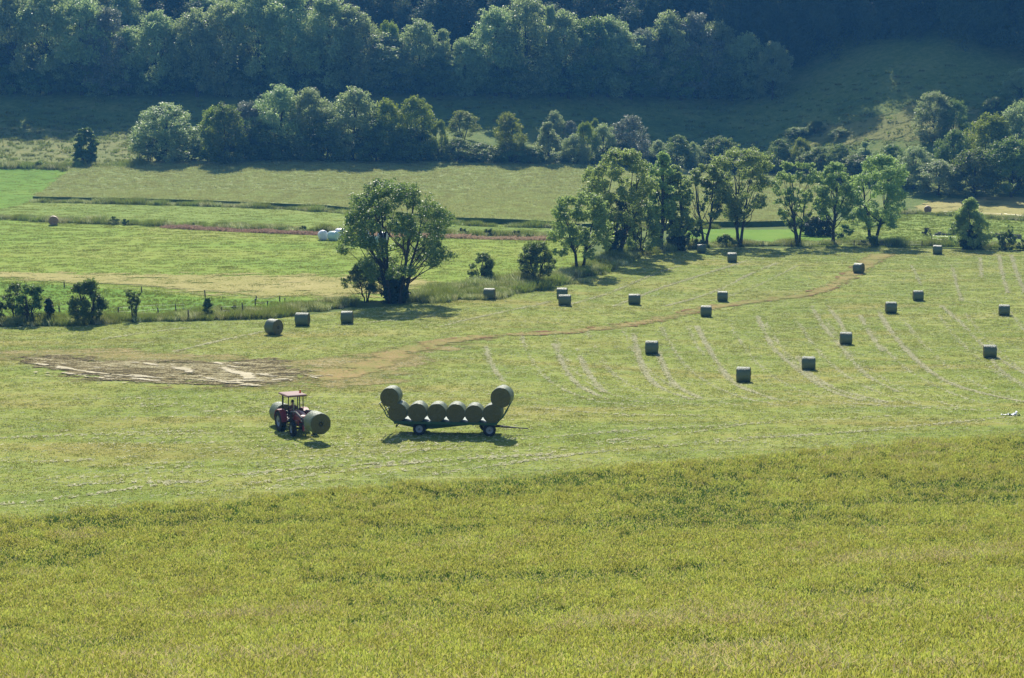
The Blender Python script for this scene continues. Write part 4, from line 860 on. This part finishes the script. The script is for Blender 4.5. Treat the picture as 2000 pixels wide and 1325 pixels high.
fbs = [(535, 640, 36, 32, 38, 'round bale with its end showing, nearest the ditch at left'), (591, 625, 29, 27, 8, 'middle one of the three bales left of the big ash'), (678, 621, 24, 26, 3, 'bale just in front of the bush at the big ash foot'),
 (956, 575, 24, 23, 8, 'bale at the grass bank below the round dark bush'), (1098, 574, 22, 22, 5, 'farther one of the two overlapping bales'), (1103, 588, 25, 21, 5, 'nearer one of the two overlapping bales'),
 (1239, 586, 24, 21, 5, 'bale lying alone right of the two overlapping bales'), (1411, 580, 21, 21, 5, 'bale just beyond the dirt track, above the bale on it'), (1379, 609, 21, 23, 3, 'bale at the near side of the thin dirt track'),
 (1370, 487, 17, 18, 3, 'small far bale in the shade edge under the ash row'), (1430, 504, 20, 20, 8, 'far bale in front of the broad topped ash'), (1677, 525, 23, 21, 35, 'turned bale lying on the far end of the dirt track'),
 (1831, 489, 21, 19, 14, 'far bale at the field edge left of the bushy right hand tree'), (1273, 680, 26, 28, 8, 'bale above the trailer right end, between pale hay rows'), (1452, 733, 30, 32, 10, 'nearest and largest bale lying in the right half of the field'),
 (1579, 711, 26, 28, 8, 'bale right of and behind the largest field bale'), (1652, 662, 25, 26, 8, 'bale midway up the right slope between pale hay rows'), (1740, 602, 23, 24, 5, 'bale left of and below the far right pair'),
 (1793, 579, 19, 20, 3, 'small bale right of the one above the pale hay row'), (1961, 607, 24, 22, 12, 'bale near the right picture edge, the upper one'), (1933, 688, 26, 26, 8, 'bale near the right picture edge, the lower one')]
for cx, cy, w_, h_, rot, lb in fbs:
    p = P(cx, cy + h_ * .46); s_ = p.y / F; d_ = min(1.55, max(1.12, h_ * s_ * .97)); ln = min(1.5, max(1.05, (w_ * s_ - d_ * abs(math.sin(R(rot)))) / math.cos(R(rot))))
    bale('hay_bale', gz(p), -R(rot), lb, d_, ln, group=FB)
p = P(105, 441); bale('straw_bale', gz(p), R(100), 'reddish brown old bale on the meadow edge at far left', 1.35, 1.2, ('straw_side', 'straw_end'))
p = P(1812, 417); bale('straw_bale', gz(p), R(78), 'small pinkish bale in the far right straw field', 1.25, 1.2, ('straw_side', 'straw_end'))
# wrapped silage bales behind the big ash
def wrapped(px, py, dia, rz, mat, label, dz=0):
    p = P(px, py); mb = MB(); Rr_ = dia / 2
    mb.lathe([(-.6, .01), (-.61, .55 * Rr_), (-.58, .82 * Rr_), (-.5, .95 * Rr_), (-.25, Rr_), (0, Rr_ * 1.01), (.25, Rr_), (.5, .95 * Rr_), (.58, .82 * Rr_), (.61, .55 * Rr_), (.6, .01)], 28, (0, 0, 0))
    mb.v = [(x, y, max(z, -.93 * Rr_) + .93 * Rr_) for x, y, z in mb.v]
    o = mb.build('wrapped_bale', mat, None, True); o.location = gz(p, .05 + dz); o.rotation_euler = (0, 0, rz); tag(o, label, 'wrapped bale', 'plastic wrapped bales behind the big ash'); return o
wrapped(631, 470, 1.36, R(15), 'wrap_white', 'white wrapped bale standing clear left of the big ash')
wrapped(651, 471, 1.3, R(60), 'wrap_mint', 'mint tinted wrapped bale right of the clear white one')
wrapped(664, 467, 1.4, R(85), 'wrap_white', 'white wrapped bale behind the mint tinted one')
wrapped(710, 468, 1.4, R(20), 'wrap_white', 'white wrapped bale behind the leftmost ash limbs')
wrapped(728, 482, 1.4, R(30), 'wrap_mint', 'mint tinted wrapped bale nearest, seen through the ash limbs')
wrapped(748, 474, 1.4, R(70), 'wrap_white', 'white wrapped bale behind the middle of the big ash')
# row of dry brush along the far meadow edge: heaps of dead bracken and stems, nobody could count them
def brush(path, wid, hgt, n, seed, label):
    rg = np.random.default_rng(seed); pw = densify(smooth_path(world(path), 4), .25, False); pw = np.array(pw); i = rg.integers(0, len(pw), n)
    x = pw[i, 0] + rg.normal(0, wid / 3, n); y = pw[i, 1] + rg.normal(0, wid / 3, n); hh = hgt * (.5 + .5 * np.sin(x * .8 + seed) * np.sin(x * .31))
    z = H(x, y) + .1 + rg.random(n) * hh; a = rg.uniform(0, 6.28, n); L = rg.uniform(.12, .4, n); q = rg.normal(0, .15, n)
    V = np.stack([np.stack([x, y, z], -1), np.stack([x + np.cos(a) * L, y + np.sin(a) * L, z + q], -1), np.stack([x + np.cos(a) * L, y + np.sin(a) * L, z + q + .07], -1), np.stack([x, y, z + .08], -1)], 1).reshape(-1, 3)
    o = link('brush_row', npmesh('brush_row', V, np.arange(len(V)).reshape(-1, 4)), 'dry_brush'); tag(o, label, 'brush', kind='stuff')
brush([(325, 446), (400, 450), (500, 455), (600, 459), (625, 460)], 1.5, .32, 9000, 3, 'reddish dry brush heaped along the meadow edge at left')
brush([(680, 461), (880, 466), (980, 469), (1075, 470)], 1.5, .35, 9000, 4, 'reddish dry brush heaped along the edge right of the big ash')

# ------------------------------------------------------------------ fences and stone walls
def fence(posts, label, wires=True):
    pts = [P(x, y) for x, y, *_ in posts]; r = empty('wire_fence', pts[0]); tag(r, label, 'fence'); o0 = pts[0]
    rg = random.Random(len(posts))
    for p, (x, y, h_, *_) in zip(pts, posts):
        Hh = h_ * p.y / F; mb = MB(); a = p - o0; t = Vector((rg.uniform(-.08, .08), rg.uniform(-.05, .05), 1)) * Hh
        mb.tube([a - Vector((0, 0, .2)), a + t * .5, a + t], [.075, .07, .06], 6); mb.build('post', 'fence_wood', r)
    if wires:
        mb = MB()
        for q in (.45, .85):
            for a, b in zip(pts[:-1], pts[1:]): mb.tube([a - o0 + Vector((0, 0, q)), (a + b) / 2 - o0 + Vector((0, 0, q - .05)), b - o0 + Vector((0, 0, q))], .006, 3)
        mb.build('wire', 'steel', r)
fence([(116, 612, 15), (231, 618, 18), (309, 613, 12), (344, 612, 18), (358, 611, 10), (368, 627, 22), (381, 609, 12), (432, 616, 16), (475, 615, 24), (499, 600, 16), (522, 600, 12), (546, 590, 12), (556, 592, 10)], 'weathered wooden posts in the weeds along the left ditch')
fence([(126, 563, 13), (277, 573, 13), (401, 583, 16), (500, 588, 10)], 'tall single posts along the top of the left pasture')
fence([(1820, 472, 12), (1850, 474, 9), (1923, 478, 10), (1970, 480, 10)], 'low posts in front of the stone wall in the right pasture')
fence([(1843, 423, 8), (1935, 427, 9), (1957, 428, 11), (1961, 428, 8), (1984, 430, 12), (2010, 432, 11)], 'thin posts on the ridge below the far right straw field')
fence([(1490, 483, 12), (1545, 483, 12), (1668, 482, 13), (1752, 483, 14), (1800, 484, 13)], 'thin posts between the trunks of the ash row')
def stone_wall(pxs, hgt, label):
    pw = densify(world(pxs), .42, False); rg = random.Random(len(pw)); mb = MB(); o0 = Vector((*pw[0], h1(*pw[0])))
    for x, y in pw:
        for lay in range(3):
            hh = hgt / 3; m4 = Matrix.Rotation(rg.uniform(-.25, .25), 3, 'Z') @ Matrix.Rotation(rg.uniform(-.1, .1), 3, 'X')
            if lay == 2 and rg.random() < .25: continue
            mb.box(Vector((x + rg.uniform(-.08, .08), y + rg.uniform(-.08, .08), h1(x, y) + hh * (lay + .5))) - o0, (.46, .5 - lay * .06, hh * 1.15), m4, .85)
    o = mb.build('stone_wall', 'stone', None, False); o.location = o0; tag(o, label, 'wall'); return o
stone_wall([(1828, 461), (1850, 461), (1875, 460)], .55, 'low broken stone wall left of the bushy right hand tree')
stone_wall([(1935, 464), (1960, 466), (1991, 468)], .65, 'low broken stone wall right of the bushy right hand tree')

# ------------------------------------------------------------------ crumpled plastic sheet at the right
p = P(1977, 813); r = empty('plastic_sheet', gz(p, .06)); tag(r, 'crumpled white and blue plastic sheet on the grass at right', 'plastic sheet'); r.scale = (.8, .8, .8)
def crumple(nm, w_, d_, hf, mat, off, seed):
    N = 16; V = []; 
    for i in range(N):
        for j in range(N // 2):
            x = (i / (N - 1) - .5) * w_; y = (j / (N // 2 - 1) - .5) * d_
            V.append((x + off[0] + .05 * noise.noise(Vector((i, j, seed))), y + off[1], max(0, hf(x / w_) + .10 * noise.noise(Vector((i * .6, j * .6, seed))))))
    m = N // 2; Q = [(i * m + j, (i + 1) * m + j, (i + 1) * m + j + 1, i * m + j + 1) for i in range(N - 1) for j in range(m - 1)]
    o = link(nm, npmesh(nm, V, Q), mat, r, True); s = o.modifiers.new('t', 'SOLIDIFY'); s.thickness = .01
crumple('white_fold', .55, .5, lambda t: .34 * max(0, 1 - abs(t * 2.2)), 'wrap_white', (.38, 0), 1.3)
crumple('blue_fold', .8, .4, lambda t: .10 + .05 * math.sin(t * 9), 'plastic_blue', (.02, -.12), 2.7)
crumple('flat_tail', .75, .22, lambda t: .05, 'wrap_white', (-.55, .05), 4.1)

# ------------------------------------------------------------------ wheels
def wheel(parent, loc, rad, wid, rimr, lug=True, side=-1, name='wheel', n=36, steer=0):
    'axis along local Y'
    wroot = empty(name, loc, steer); wroot.parent = parent
    t = MB(); h_ = wid / 2
    t.lathe([(-h_ * .8, rimr), (-h_, rimr * 1.12), (-h_ * .98, rad * .86), (-h_ * .8, rad * .965), (-h_ * .3, rad * .985), (h_ * .3, rad * .985), (h_ * .8, rad * .965), (h_ * .98, rad * .86), (h_, rimr * 1.12), (h_ * .8, rimr)], n)
    if lug:
        for k in range(18):
            for s in (-1, 1):
                a = 2 * math.pi * (k + (.5 if s > 0 else 0)) / 18
                m4 = Matrix.Rotation(-a, 3, 'Y') @ Matrix.Rotation(s * .6, 3, 'X')
                t.box(m4 @ Vector((rad * .985, s * h_ * .42, 0)) if False else Matrix.Rotation(-a, 3, 'Y') @ Vector((rad * .99, s * h_ * .46, 0)), (rad * .07, h_ * .95, rad * .07), Matrix.Rotation(-a, 3, 'Y') @ Matrix.Rotation(s * .55, 3, 'X'))
    t.build('tyre', 'rubber', wroot, True)
    r_ = MB(); r_.lathe([(-h_ * .8, rimr), (-h_ * .72, rimr * .93), (-h_ * .2, rimr * .86), (-h_ * .15, rimr * .45), (-h_ * .5, rimr * .32), (-h_ * .55, .001)], 24)
    r_.lathe([(h_ * .55, .001), (h_ * .5, rimr * .32), (h_ * .15, rimr * .45), (h_ * .2, rimr * .86), (h_ * .72, rimr * .93), (h_ * .8, rimr)], 24)
    r_.build('rim', 'rim_paint', wroot, True)
    b = MB()
    for k in range(6):
        a = k * math.pi / 3
        for s in (-1, 1): b.tube([(rimr * .25 * math.cos(a), s * h_ * .5, rimr * .25 * math.sin(a)), (rimr * .25 * math.cos(a), s * h_ * .64, rimr * .25 * math.sin(a))], rimr * .045, 6)
    b.lathe([(-h_ * .75, .001), (-h_ * .75, rimr * .14), (h_ * .75, rimr * .14), (h_ * .75, .001)], 12); b.build('hub', 'black_paint', wroot)
    return wroot

# ------------------------------------------------------------------ tractor: local +X is forward
ra = P(563, 841); fa = P(588, 849); dirv = (fa - ra); hd = math.atan2(dirv.y, dirv.x); hd = math.atan2(-.90, .44)
T = empty('tractor', gz(ra, .06) + Vector((.30, -.2, 0)), hd); tag(T, 'red tractor with open canopy carrying one bale in front and one behind', 'tractor')
WB = 2.15
for s in (-1, 1):
    wheel(T, (0, s * .80, .66), .66, .40, .34); wheel(T, (WB, s * .74, .46), .46, .30, .24, steer=-.06)
mb = MB(); mb.box((.55, 0, .72), (1.5, .5, .42)); mb.box((1.75, 0, .66), (1.2, .38, .34)); mb.tube([(0, -.62, .66), (0, .62, .66)], .13, 10); mb.tube([(WB, -.6, .48), (WB, .6, .48)], .08, 8); mb.box((-.28, 0, .75), (.3, .5, .5)); mb.box((WB + .25, 0, .62), (.4, .34, .3)); mb.build('chassis', 'black_paint', T, bevel=.03)
mb = MB()      # bonnet: a rounded section swept forward and dropping at the nose
sec = [(-.34, .0), (-.36, .30), (-.32, .48), (-.2, .56), (.2, .56), (.32, .48), (.36, .30), (.34, 0)]
st = [(.72, 1.0, 0), (1.3, .98, .01), (1.9, .92, -.04), (2.3, .86, -.10), (2.42, .78, -.18)]
vs = [(x, y * k_, .86 + z * k_ + dz * (z / .56)) for x, k_, dz in st for y, z in sec]; n8 = 8
fs = [(i * n8 + k, i * n8 + k + 1, (i + 1) * n8 + k + 1, (i + 1) * n8 + k) for i in range(4) for k in range(7)] + [tuple(range(7, -1, -1)), tuple(32 + k for k in range(8))]
mb.add(vs, fs); bon = mb.build('bonnet', 'red_paint', T, True)
mb = MB(); mb.box((2.435, 0, 1.02), (.03, .42, .26)); [mb.box((2.452, 0, .93 + .06 * i), (.02, .40, .02)) for i in range(4)]; mb.build('grille', 'black_paint', T)
for s in (-1, 1):
    mb = MB(); mb.lathe([(-.01, .001), (-.01, .07), (.03, .07), (.03, .001)], 14); o = mb.build('headlight', 'lamp_glass', T, True); o.location = (2.46, s * .25, 1.0); o.rotation_euler = (0, 0, R(90))
    mb = MB(); arc = [(-.62, .72), (-.66, 1.0), (-.5, 1.28), (-.2, 1.42), (.2, 1.43), (.5, 1.30), (.7, 1.02), (.78, .75)]
    for w0, w1 in (((.60), (1.0)),):
        vs = [(x, s * yy, z + dz) for x, z in arc for yy, dz in ((w0, 0), (w1, -.015), (w1, -.06), (w0, -.045))]
        fs = [(i * 4 + k, i * 4 + (k + 1) % 4, (i + 1) * 4 + (k + 1) % 4, (i + 1) * 4 + k) for i in range(7) for k in range(4)] + [(0, 1, 2, 3), (28, 31, 30, 29)]
        mb.add(vs, fs)
    mb.add([(x, s * .60, z) for x, z in arc] + [(.0, s * .60, .8)], [(i, i + 1, 8) for i in range(7)]); mb.build('fender', 'red_paint', T, False)
    mb = MB(); mb.box((.78, s * .52, .55), (.36, .26, .05)); mb.box((.78, s * .52, .80), (.30, .24, .04)); mb.tube([(.78, s * .64, .55), (.78, s * .64, .82)], .02, 6); mb.build('step', 'black_paint', T)
    mb = MB()
    mb.tube([(1.15, s * .46, .70), (1.2, s * .48, 1.42)], .06, 8); mb.tube([(1.2, s * .5, 1.42), (2.2, s * .52, 1.52), (3.2, s * .52, 1.30), (3.78, s * .50, .80)], [.06, .07, .07, .055], 8); mb.tube([(1.2, s * .5, .95), (1.9, s * .52, 1.38)], .03, 6); mb.build('loader_arm', 'black_paint', T)
mb = MB(); mb.box((.08, 0, .98), (.5, .5, .12)); mb.box((-.16, 0, 1.25), (.1, .48, .5), Matrix.Rotation(-.12, 3, 'Y')); mb.build('seat', 'black_paint', T, bevel=.04)
mb = MB(); mb.box((.74, 0, 1.12), (.22, .55, .5)); mb.box((.35, 0, .86), (.9, 1.05, .05)); mb.build('dashboard', 'black_paint', T, bevel=.03)
mb = MB(); ring = [(.18 * math.cos(a), .18 * math.sin(a), 0) for a in np.linspace(0, 2 * math.pi, 17)]; Mr = Matrix.Rotation(-.5, 3, 'Y')
mb.tube([Mr @ Vector(q) + Vector((.58, 0, 1.48)) for q in ring], .018, 6); mb.tube([(.58, 0, 1.48), (.70, 0, 1.25)], .025, 6); mb.tube([Mr @ Vector((0, -.18, 0)) + Vector((.58, 0, 1.48)), Mr @ Vector((0, .18, 0)) + Vector((.58, 0, 1.48))], .014, 5); mb.build('steering_wheel', 'black_paint', T)
for (x0, x1, yy) in ((-.42, -.40, .52), (-.12, -.16, .56), (.62, .70, .50)):
    for s in (-1, 1):
        mb = MB(); mb.tube([(x0, s * yy, 1.0), ((x0 + x1) / 2, s * yy, 1.7), (x1, s * yy * .97, 2.36)], .035, 6); mb.build('canopy_post', 'black_paint', T)
mb = MB()
roof = [(-.72, -.70), (.98, -.66), (.98, .66), (-.72, .70)]; vs = [(x * q + .13 * (1 - q), y * q, z) for q, z in ((1, 2.33), (1.01, 2.37), (.93, 2.42), (.5, 2.455)) for x, y in roof]
fs = [(0, 3, 2, 1)] + [(i * 4 + k, i * 4 + (k + 1) % 4, (i + 1) * 4 + (k + 1) % 4, (i + 1) * 4 + k) for i in range(3) for k in range(4)] + [(12, 13, 14, 15)]
mb.add(vs, fs); mb.build('canopy_roof', 'roof_paint', T, False, .02)
mb = MB(); mb.box((.13, 0, 2.315), (1.66, 1.30, .03)); mb.build('canopy_lining', 'red_paint', T)
mb = MB(); mb.lathe([(0, .001), (0, .07), (.05, .07), (.08, .055), (.17, .05), (.20, .03), (.205, .001)], 14); o = mb.build('beacon', 'beacon_orange', T, True); o.location = (.35, .42, 2.44); o.rotation_euler = (R(90), 0, 0)
mb = MB(); mb.tube([(1.25, -.30, 1.35), (1.25, -.34, 1.5), (1.25, -.34, 2.05)], [.05, .04, .035], 8); mb.build('exhaust_pipe', 'steel', T)
mb = MB(); mb.box((3.85, 0, .85), (.07, 1.15, .5)); mb.tube([(3.85, -.52, .6), (3.85, .52, .6)], .05, 8); [mb.tube([(3.85, s * .3, .7), (4.8, s * .3, .74)], [.03, .01], 6) for s in (-1, 1)]; mb.build('bale_spike', 'steel', T)
mb = MB(); [mb.tube([(-.1, s * .4, .55), (-1.38, s * .35, .6)], .04, 6) for s in (-1, 1)]; mb.tube([(-.2, 0, 1.05), (-1.38, 0, 1.1)], .03, 6); mb.box((-1.4, 0, .8), (.08, .9, .65)); [mb.tube([(-1.4, s * .3, .7), (-2.3, s * .3, .74)], [.03, .01], 6) for s in (-1, 1)]; mb.build('rear_linkage', 'black_paint', T)
mb = MB(); [mb.box((WB + .5, s * .18, .55), (.25, .2, .38)) for s in (-1, 1)]; mb.box((WB - .1, -.42, .8), (.5, .1, .35)); mb.build('front_weight', 'red_paint', T, bevel=.03)
Td = Vector((math.cos(hd), math.sin(hd), 0)); To = Vector(T.location)
bale('hay_bale', To + Td * 4.55 + Vector((0, 0, .54)), hd, 'bale held on the front spikes of the red tractor', 1.36, 1.25)
bale('hay_bale', To - Td * 2.1 + Vector((0, 0, .20)), hd, 'bale carried behind the rear wheels of the red tractor', 1.3, 1.2)

# driver: one continuous skinned body seated at the wheel
def skinned(name, verts, edges, rad, mat, parent, sub=2):
    me = bpy.data.meshes.new(name); me.from_pydata(verts, edges, []); o = link(name, me, mat, parent)
    s = o.modifiers.new('skin', 'SKIN'); 
    for v, q in zip(me.skin_vertices[0].data, rad): v.radius = (q if isinstance(q, tuple) else (q, q))
    me.skin_vertices[0].data[0].use_root = True; s.use_smooth_shade = True
    u = o.modifiers.new('sub', 'SUBSURF'); u.levels = sub; u.render_levels = sub; return o
D = empty('person', To + Vector((0, 0, 0)), hd); tag(D, 'driver in a brown shirt seated at the tractor wheel under the canopy', 'person')
bv = [(.02, 0, 1.12), (.03, 0, 1.30), (.05, 0, 1.50), (.06, 0, 1.62), (.08, 0, 1.70), (.10, 0, 1.80), (.10, 0, 1.90)]
be = [(i, i + 1) for i in range(6)]; br = [(.17, .13), (.16, .12), (.18, .12), (.12, .09), (.055, .06), (.085, .095), (.07, .085)]
for s in (-1, 1):
    b = len(bv); bv += [(.06, s * .19, 1.57), (.20, s * .25, 1.36), (.42, s * .17, 1.44), (.50, s * .15, 1.49), (.08, s * .10, 1.08), (.48, s * .14, 1.12), (.56, s * .14, .78), (.60, s * .14, .90 - .0), (.68, s * .14, .90)]
    be += [(3, b), (b, b + 1), (b + 1, b + 2), (b + 2, b + 3), (0, b + 4), (b + 4, b + 5), (b + 5, b + 7), (b + 7, b + 8)]; br += [.065, .048, .035, .03, .095, .07, .05, .045, .04]
    bv[b + 6] = (.585, s * .14, 1.0); be[-2] = (b + 5, b + 6); be.insert(-1, (b + 6, b + 7))
body = skinned('body', bv, be, br, 'skin_tone', D)
mb = MB(); mb.tube([(.0, 0, 1.08), (.03, 0, 1.25), (.05, 0, 1.45), (.06, 0, 1.58), (.07, 0, 1.65)], [.20, .185, .205, .19, .075], 14); [mb.tube([(.06, s * .15, 1.57), (.13, s * .245, 1.47), (.19, s * .27, 1.38)], [.09, .078, .068], 10) for s in (-1, 1)]; mb.build('shirt', 'shirt_cloth', D, True)
mb = MB(); [mb.tube([(.02, s * .08, 1.10), (.28, s * .12, 1.14), (.50, s * .14, 1.13), (.58, s * .14, 1.0), (.61, s * .14, .93)], [.125, .105, .082, .068, .06], 10) for s in (-1, 1)]; mb.build('trousers', 'trousers_cloth', D, True)
mb = MB(); mb.tube([(.075, 0, 1.83), (.08, 0, 1.90), (.085, 0, 1.96), (.085, 0, 1.995)], [.10, .108, .085, .03], 12); mb.build('hair', 'hair_brown', D, True)
mb = MB(); mb.tube([(.185, 0, 1.87), (.21, 0, 1.835), (.19, 0, 1.82)], [.008, .018, .012], 6); [mb.tube([(.10, s * .092, 1.82), (.10, s * .10, 1.87)], .016, 6) for s in (-1, 1)]; mb.build('face_features', 'skin_tone', D, True)
mb = MB()
for s in (-1, 1):
    for q in range(4): mb.tube([(.50, s * (.13 + .02 * q), 1.49), (.545, s * (.125 + .02 * q), 1.50), (.56, s * (.125 + .02 * q), 1.475)], [.011, .010, .008], 5)
    mb.tube([(.50, s * .13, 1.495), (.52, s * .105, 1.515), (.55, s * .10, 1.505)], [.012, .011, .009], 5)
mb.build('hand_fingers', 'skin_tone', D, True)

# ------------------------------------------------------------------ bale trailer: local +X along the bed, to the right
a_ = P(822, 853); b_ = P(957, 854); mid = (a_ + b_) / 2; s31 = mid.y / F
tr = R(-6); N0 = gz(mid, .05); TR = empty('bale_trailer', N0 + Vector((-.05, .95, 0)), tr); tag(TR, 'long dark green flatbed trailer loaded with round bales', 'trailer')
def tx(px): return (px - 889.5) * s31
mb = MB(); mb.box((tx(875), 0, .86), (tx(978) - tx(772), 2.2, .06)); mb.box((tx(875), -1.12, .84), (tx(978) - tx(772), .05, .16)); mb.box((tx(875), 1.12, .84), (tx(978) - tx(772), .05, .16)); mb.build('bed', 'trailer_green', TR, bevel=.01)
mb = MB()
for s in (-1, 1):
    y_ = s * .55; pr = [(tx(774), .83), (tx(976), .83), (tx(976), .70), (tx(925), .68), (tx(845), .36), (tx(812), .42), (tx(774), .66)]
    vs = [(x, y_ - .05, z) for x, z in pr] + [(x, y_ + .05, z) for x, z in pr]; n7 = 7; mb.add(vs, [tuple(range(n7)), tuple(range(2 * n7 - 1, n7 - 1, -1))] + [(i, i + n7, (i + 1) % n7 + n7, (i + 1) % n7) for i in range(n7)])
for x in (774, 800, 845, 890, 930, 972): mb.box((tx(x), 0, .76), (.08, 2.1, .09))
mb.build('chassis', 'trailer_green', TR)
for px_, st_, nm in ((822, 0, 'wheel'), (955, R(14), 'wheel')):
    ax = empty('axle', (tx(px_), 0, .42), st_); ax.parent = TR
    me_ = MB(); me_.tube([(0, -.9, 0), (0, .9, 0)], .06, 8); [me_.box((0, s * .5, .2), (.5, .09, .08)) for s in (-1, 1)]; me_.box((0, 0, .28), (.5, 1.1, .08)); me_.build('axle_beam', 'black_paint', ax)
    ax.name = 'axle'
    for s in (-1, 1):
        wq = wheel(TR, (tx(px_) - s * .9 * math.sin(st_), s * .9 * math.cos(st_), .42), .42, .26, .235, False, steer=st_)
mb = MB(); mb.lathe([(-.04, .001), (-.04, .42), (.04, .42), (.04, .001)], 24); o = mb.build('turntable', 'black_paint', TR); o.location = (tx(955), 0, .66); o.rotation_euler = (R(90), 0, 0)
mb = MB(); [mb.tube([(tx(965), s * .3, .55), (tx(1012), 0, .44)], .045, 6) for s in (-1, 1)]; mb.tube([(tx(1008), 0, .44), (tx(1036), 0, .40)], .04, 6); mb.build('drawbar', 'black_paint', TR)
for pts_ in ([(773, .85), (757, 1.25), (753, 1.55), (743, 2.02)], [(976, .85), (990, 1.30), (994, 1.62), (1003, 2.12)]):
    mb = MB()
    for yy in (-1.05, -.35, .35, 1.05): mb.tube([(tx(x), yy, z) for x, z in pts_], .035, 6)
    for x, z in pts_[1:]: mb.tube([(tx(x), -1.05, z), (tx(x), 1.05, z)], .03, 6)
    mb.build('end_rack', 'trailer_green', TR)
mb = MB(); mb.box((tx(776), -.9, .60), (.05, .3, .12)); mb.box((tx(776), .9, .60), (.05, .3, .12)); mb.box((tx(776), 0, .55), (.06, 2.1, .06)); mb.build('tail_bar', 'black_paint', TR)
TB = 'bales in the row on the green trailer bed'
Rz = Matrix.Rotation(tr, 4, 'Z')
def on_trailer(px_, z, label, dia=1.25, rr=0, yy=0, ln=1.25):
    loc = TR.location + Rz @ Vector((tx(px_), yy, z)); return bale('hay_bale', loc, tr + R(90) + rr, label, dia, ln, group=TB)
for i, (x, lb) in enumerate(((779, 'leftmost bale of the lower row on the trailer'), (818, 'second bale from the left in the trailer row'), (857, 'third bale from the left in the trailer row'), (894.5, 'fourth bale from the left in the trailer row'), (931, 'second bale from the right in the trailer row'), (968, 'rightmost bale of the lower row on the trailer'))):
    on_trailer(x, .89, lb, 1.22 if i not in (4,) else 1.17, rr=rT.uniform(-.03, .03), yy=-.45)
on_trailer(764, 1.83, 'upper bale perched on the left end rack of the trailer', 1.24, R(-2), -.45)
on_trailer(986, 1.88, 'upper bale perched on the right end rack of the trailer', 1.32, R(-4), -.45)

# ------------------------------------------------------------------ the air
mb = MB(); mb.box((0, 300, 60), (700, 720, 136)); hz = mb.build('haze', None); hz.data.materials.clear()
m_, n_, o_ = newmat('haze'); pv = n_.nodes.new('ShaderNodeVolumePrincipled'); pv.inputs['Density'].default_value = 0.00022; pv.inputs['Color'].default_value = (.10, .42, 1, 1); pv.inputs['Anisotropy'].default_value = .2
n_.links.new(pv.outputs[0], o_.inputs['Volume']); hz.data.materials.append(m_); tag(hz, kind='stuff')
